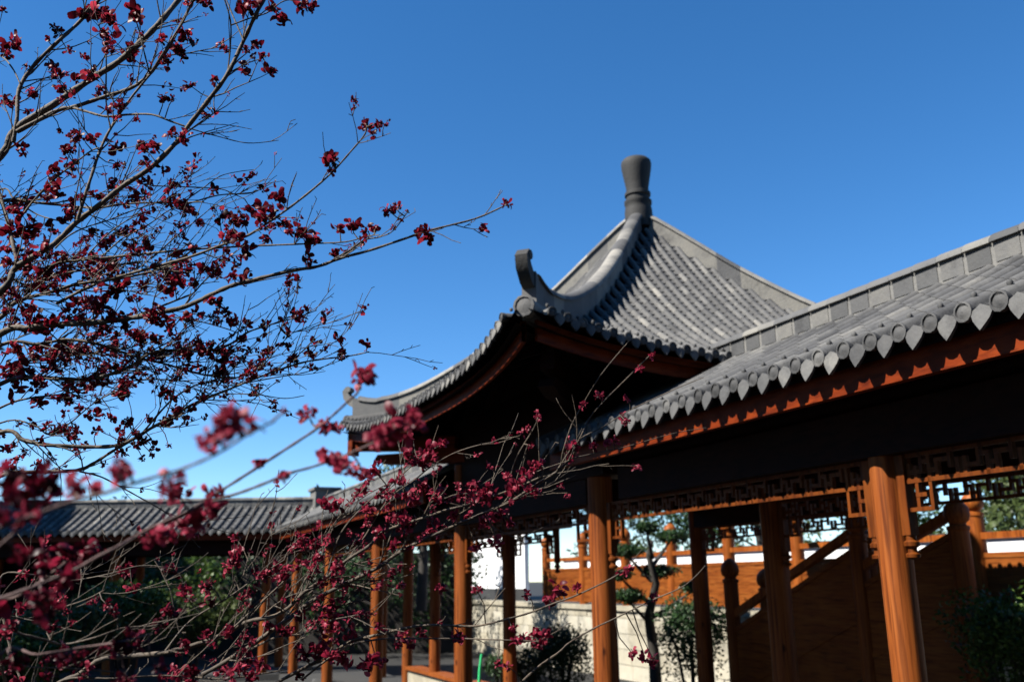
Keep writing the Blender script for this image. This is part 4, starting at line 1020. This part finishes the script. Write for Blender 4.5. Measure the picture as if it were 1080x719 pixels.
T2.tufts([(395, 497, 16), (388, 503, 14), (432, 480, 15), (440, 487, 13), (466, 468, 14), (450, 477, 12), (345, 530, 16), (355, 532, 14), (383, 518, 14), (385, 535, 12), (420, 506, 14), (430, 522, 14), (445, 512, 14), (437, 528, 16), (465, 517, 14), (462, 528, 14),
          (488, 520, 14), (497, 528, 14), (508, 522, 16), (514, 515, 14), (520, 523, 14), (500, 512, 12), (540, 512, 18), (548, 508, 16), (552, 500, 14), (557, 517, 12), (562, 495, 14), (570, 490, 14), (525, 545, 16), (515, 547, 13), (508, 552, 13), (495, 545, 13), (480, 545, 13),
          (420, 545, 15), (427, 550, 15), (410, 548, 14), (400, 562, 14), (425, 560, 13), (450, 563, 12), (455, 550, 12), (537, 552, 10), (523, 570, 13), (526, 575, 11), (390, 540, 14), (402, 522, 12), (384, 575, 12), (358, 598, 14), (355, 610, 16), (365, 618, 15), (345, 570, 14),
          (335, 590, 14), (330, 600, 13), (372, 652, 14), (350, 640, 13), (345, 650, 16), (352, 655, 16), (357, 662, 14), (370, 672, 13), (345, 688, 16), (352, 692, 18), (362, 698, 16), (393, 700, 18), (385, 703, 16), (400, 697, 14), (420, 677, 12), (432, 678, 14), (445, 666, 10),
          (480, 672, 14), (486, 674, 13), (503, 622, 10), (465, 620, 10), (425, 618, 10), (415, 603, 10), (540, 662, 10), (545, 676, 13), (552, 674, 12), (565, 668, 14), (572, 675, 15), (578, 668, 12), (567, 680, 11), (580, 632, 15), (588, 620, 16), (592, 625, 12), (608, 620, 10),
          (556, 626, 10), (658, 602, 12), (665, 600, 10), (690, 630, 9), (688, 374, 8), (675, 388, 9), (615, 427, 8), (632, 417, 8), (660, 420, 8), (656, 440, 9), (560, 470, 8), (567, 440, 7), (556, 452, 8), (625, 470, 10), (640, 467, 10), (648, 465, 9), (660, 445, 9),
          (668, 690, 12), (680, 692, 12), (690, 697, 12), (535, 702, 9), (525, 700, 8),
          (205, 560, 14), (250, 585, 16), (245, 592, 16), (290, 600, 14), (295, 610, 15), (278, 608, 13), (330, 575, 12), (320, 570, 12), (310, 575, 13), (240, 600, 13), (215, 620, 12), (195, 622, 13), (135, 600, 13), (140, 620, 12), (60, 620, 14), (65, 632, 12), (25, 605, 11), (8, 665, 13),
          (255, 705, 16), (245, 712, 18), (235, 708, 16), (260, 695, 15), (275, 700, 15), (190, 712, 16), (200, 716, 16), (182, 708, 14), (50, 712, 12), (330, 683, 16), (338, 688, 16), (342, 680, 14), (310, 665, 11), (283, 660, 12)], bias=0.05)
random.seed(22)
T2.tufts([(random.uniform(0, 340), random.uniform(590, 719), random.uniform(9, 16)) for _ in range(30)], bias=-0.3, seed=34)  # low bias darkens these leaves in place of real shade
T2.tufts([(random.uniform(330, 560), 0, 0) for _ in range(0)] + [(350+i*5.2+random.gauss(0, 10), 575-i*1.9+random.gauss(0, 22), random.uniform(8, 14)) for i in range(0, 42, 3)], bias=0.05, seed=35)
T2.finish()

# third plant, close to the lens: the out-of-focus pink sprays at lower left
sc_ = px(-190, 800, 1.15); gb3 = Vector((sc_.x, sc_.y, ground_h(sc_.x, sc_.y)))
T3 = Plant('red_leaf_shrub', gb3, 'nearest red-leaved shrub, blurred crimson leaves at lower left below the bare branches', 'shrub', 'barkpink', 'pink',
           [gb3-ZUP*0.1, px(-180, 900, 1.15), px(-160, 740, 1.15), px(-120, 650, 1.15)], (0.03, 0.012), 0.045, 'red-leaved shrubs in front')
C_ = dict(leafy=0.0, sub=0.0)
T3.limb([(-30, 640), (0, 631), (29, 621), (55, 611), (82, 599), (105, 586), (125, 576), (142, 566), (160, 556), (200, 538), (235, 516), (268, 495), (299, 475), (334, 452), (352, 437), (365, 425), (377, 414), (380, 405)], 5.5, 2.6, 1.25, 1.45, 0, to_trunk=True, **C_)
T3.limb([(158, 557), (185, 547), (215, 532), (254, 519), (278, 510), (305, 499), (330, 492), (356, 483), (385, 471), (405, 462), (420, 452), (437, 445)], 4.2, 2.2, 1.33, 1.3, 0, **C_)
T3.limb([(-40, 565), (0, 556), (47, 539), (78, 528), (109, 520), (156, 505), (190, 495), (219, 483), (238, 473), (258, 460), (287, 445)], 6, 3, 0.95, 0.98, 0, to_trunk=True, **C_)
T3.limb([(-40, 600), (0, 575), (30, 545), (38, 520), (45, 495)], 5, 2.5, 1.1, 1.1, 0, to_trunk=True, **C_)
T3.limb([(-30, 650), (20, 628), (60, 600), (80, 585), (100, 578)], 4, 2.5, 1.5, 1.5, 0, to_trunk=True, **C_)
T3.limb([(0, 690), (40, 690), (90, 682), (130, 676), (160, 668)], 4, 2.5, 1.5, 1.5, 0, to_trunk=True, **C_)
T3.tufts([(232, 462, 26), (246, 448, 36), (258, 450, 28), (218, 462, 24), (243, 436, 20), (380, 397, 24), (388, 399, 18), (325, 436, 20), (345, 452, 20), (352, 450, 16), (300, 434, 10), (415, 447, 30), (425, 455, 30), (405, 460, 26), (440, 448, 24), (398, 466, 22), (432, 440, 22),
          (190, 556, 30), (205, 550, 32), (215, 547, 30), (172, 562, 24), (160, 566, 20), (225, 540, 22), (124, 497, 26), (132, 492, 20), (80, 512, 28), (95, 517, 22), (182, 505, 26), (178, 515, 22), (190, 522, 22), (220, 524, 18), (232, 522, 18),
          (275, 489, 14), (297, 500, 15), (350, 486, 24), (362, 490, 24), (342, 480, 14), (372, 498, 18), (384, 502, 14)], bias=0.16, seed=9)
T3.tufts([(10, 505, 36), (30, 515, 38), (48, 507, 32), (20, 530, 34), (0, 540, 30), (45, 530, 26), (55, 580, 28), (72, 590, 28), (88, 587, 24), (45, 600, 22), (120, 682, 26), (138, 676, 24), (14, 697, 20), (22, 700, 16)], bias=-0.28, seed=11)  # lower left tufts toned dark, shade put into the leaf colour
T3.tufts([(random.gauss(60, 45), random.gauss(590, 35), random.uniform(18, 34)) for _ in range(7)] + [(random.gauss(110, 40), random.gauss(680, 20), random.uniform(16, 26)) for _ in range(4)], bias=-0.3, seed=12)  # more tufts with shade put into their leaf tone
T3.finish()
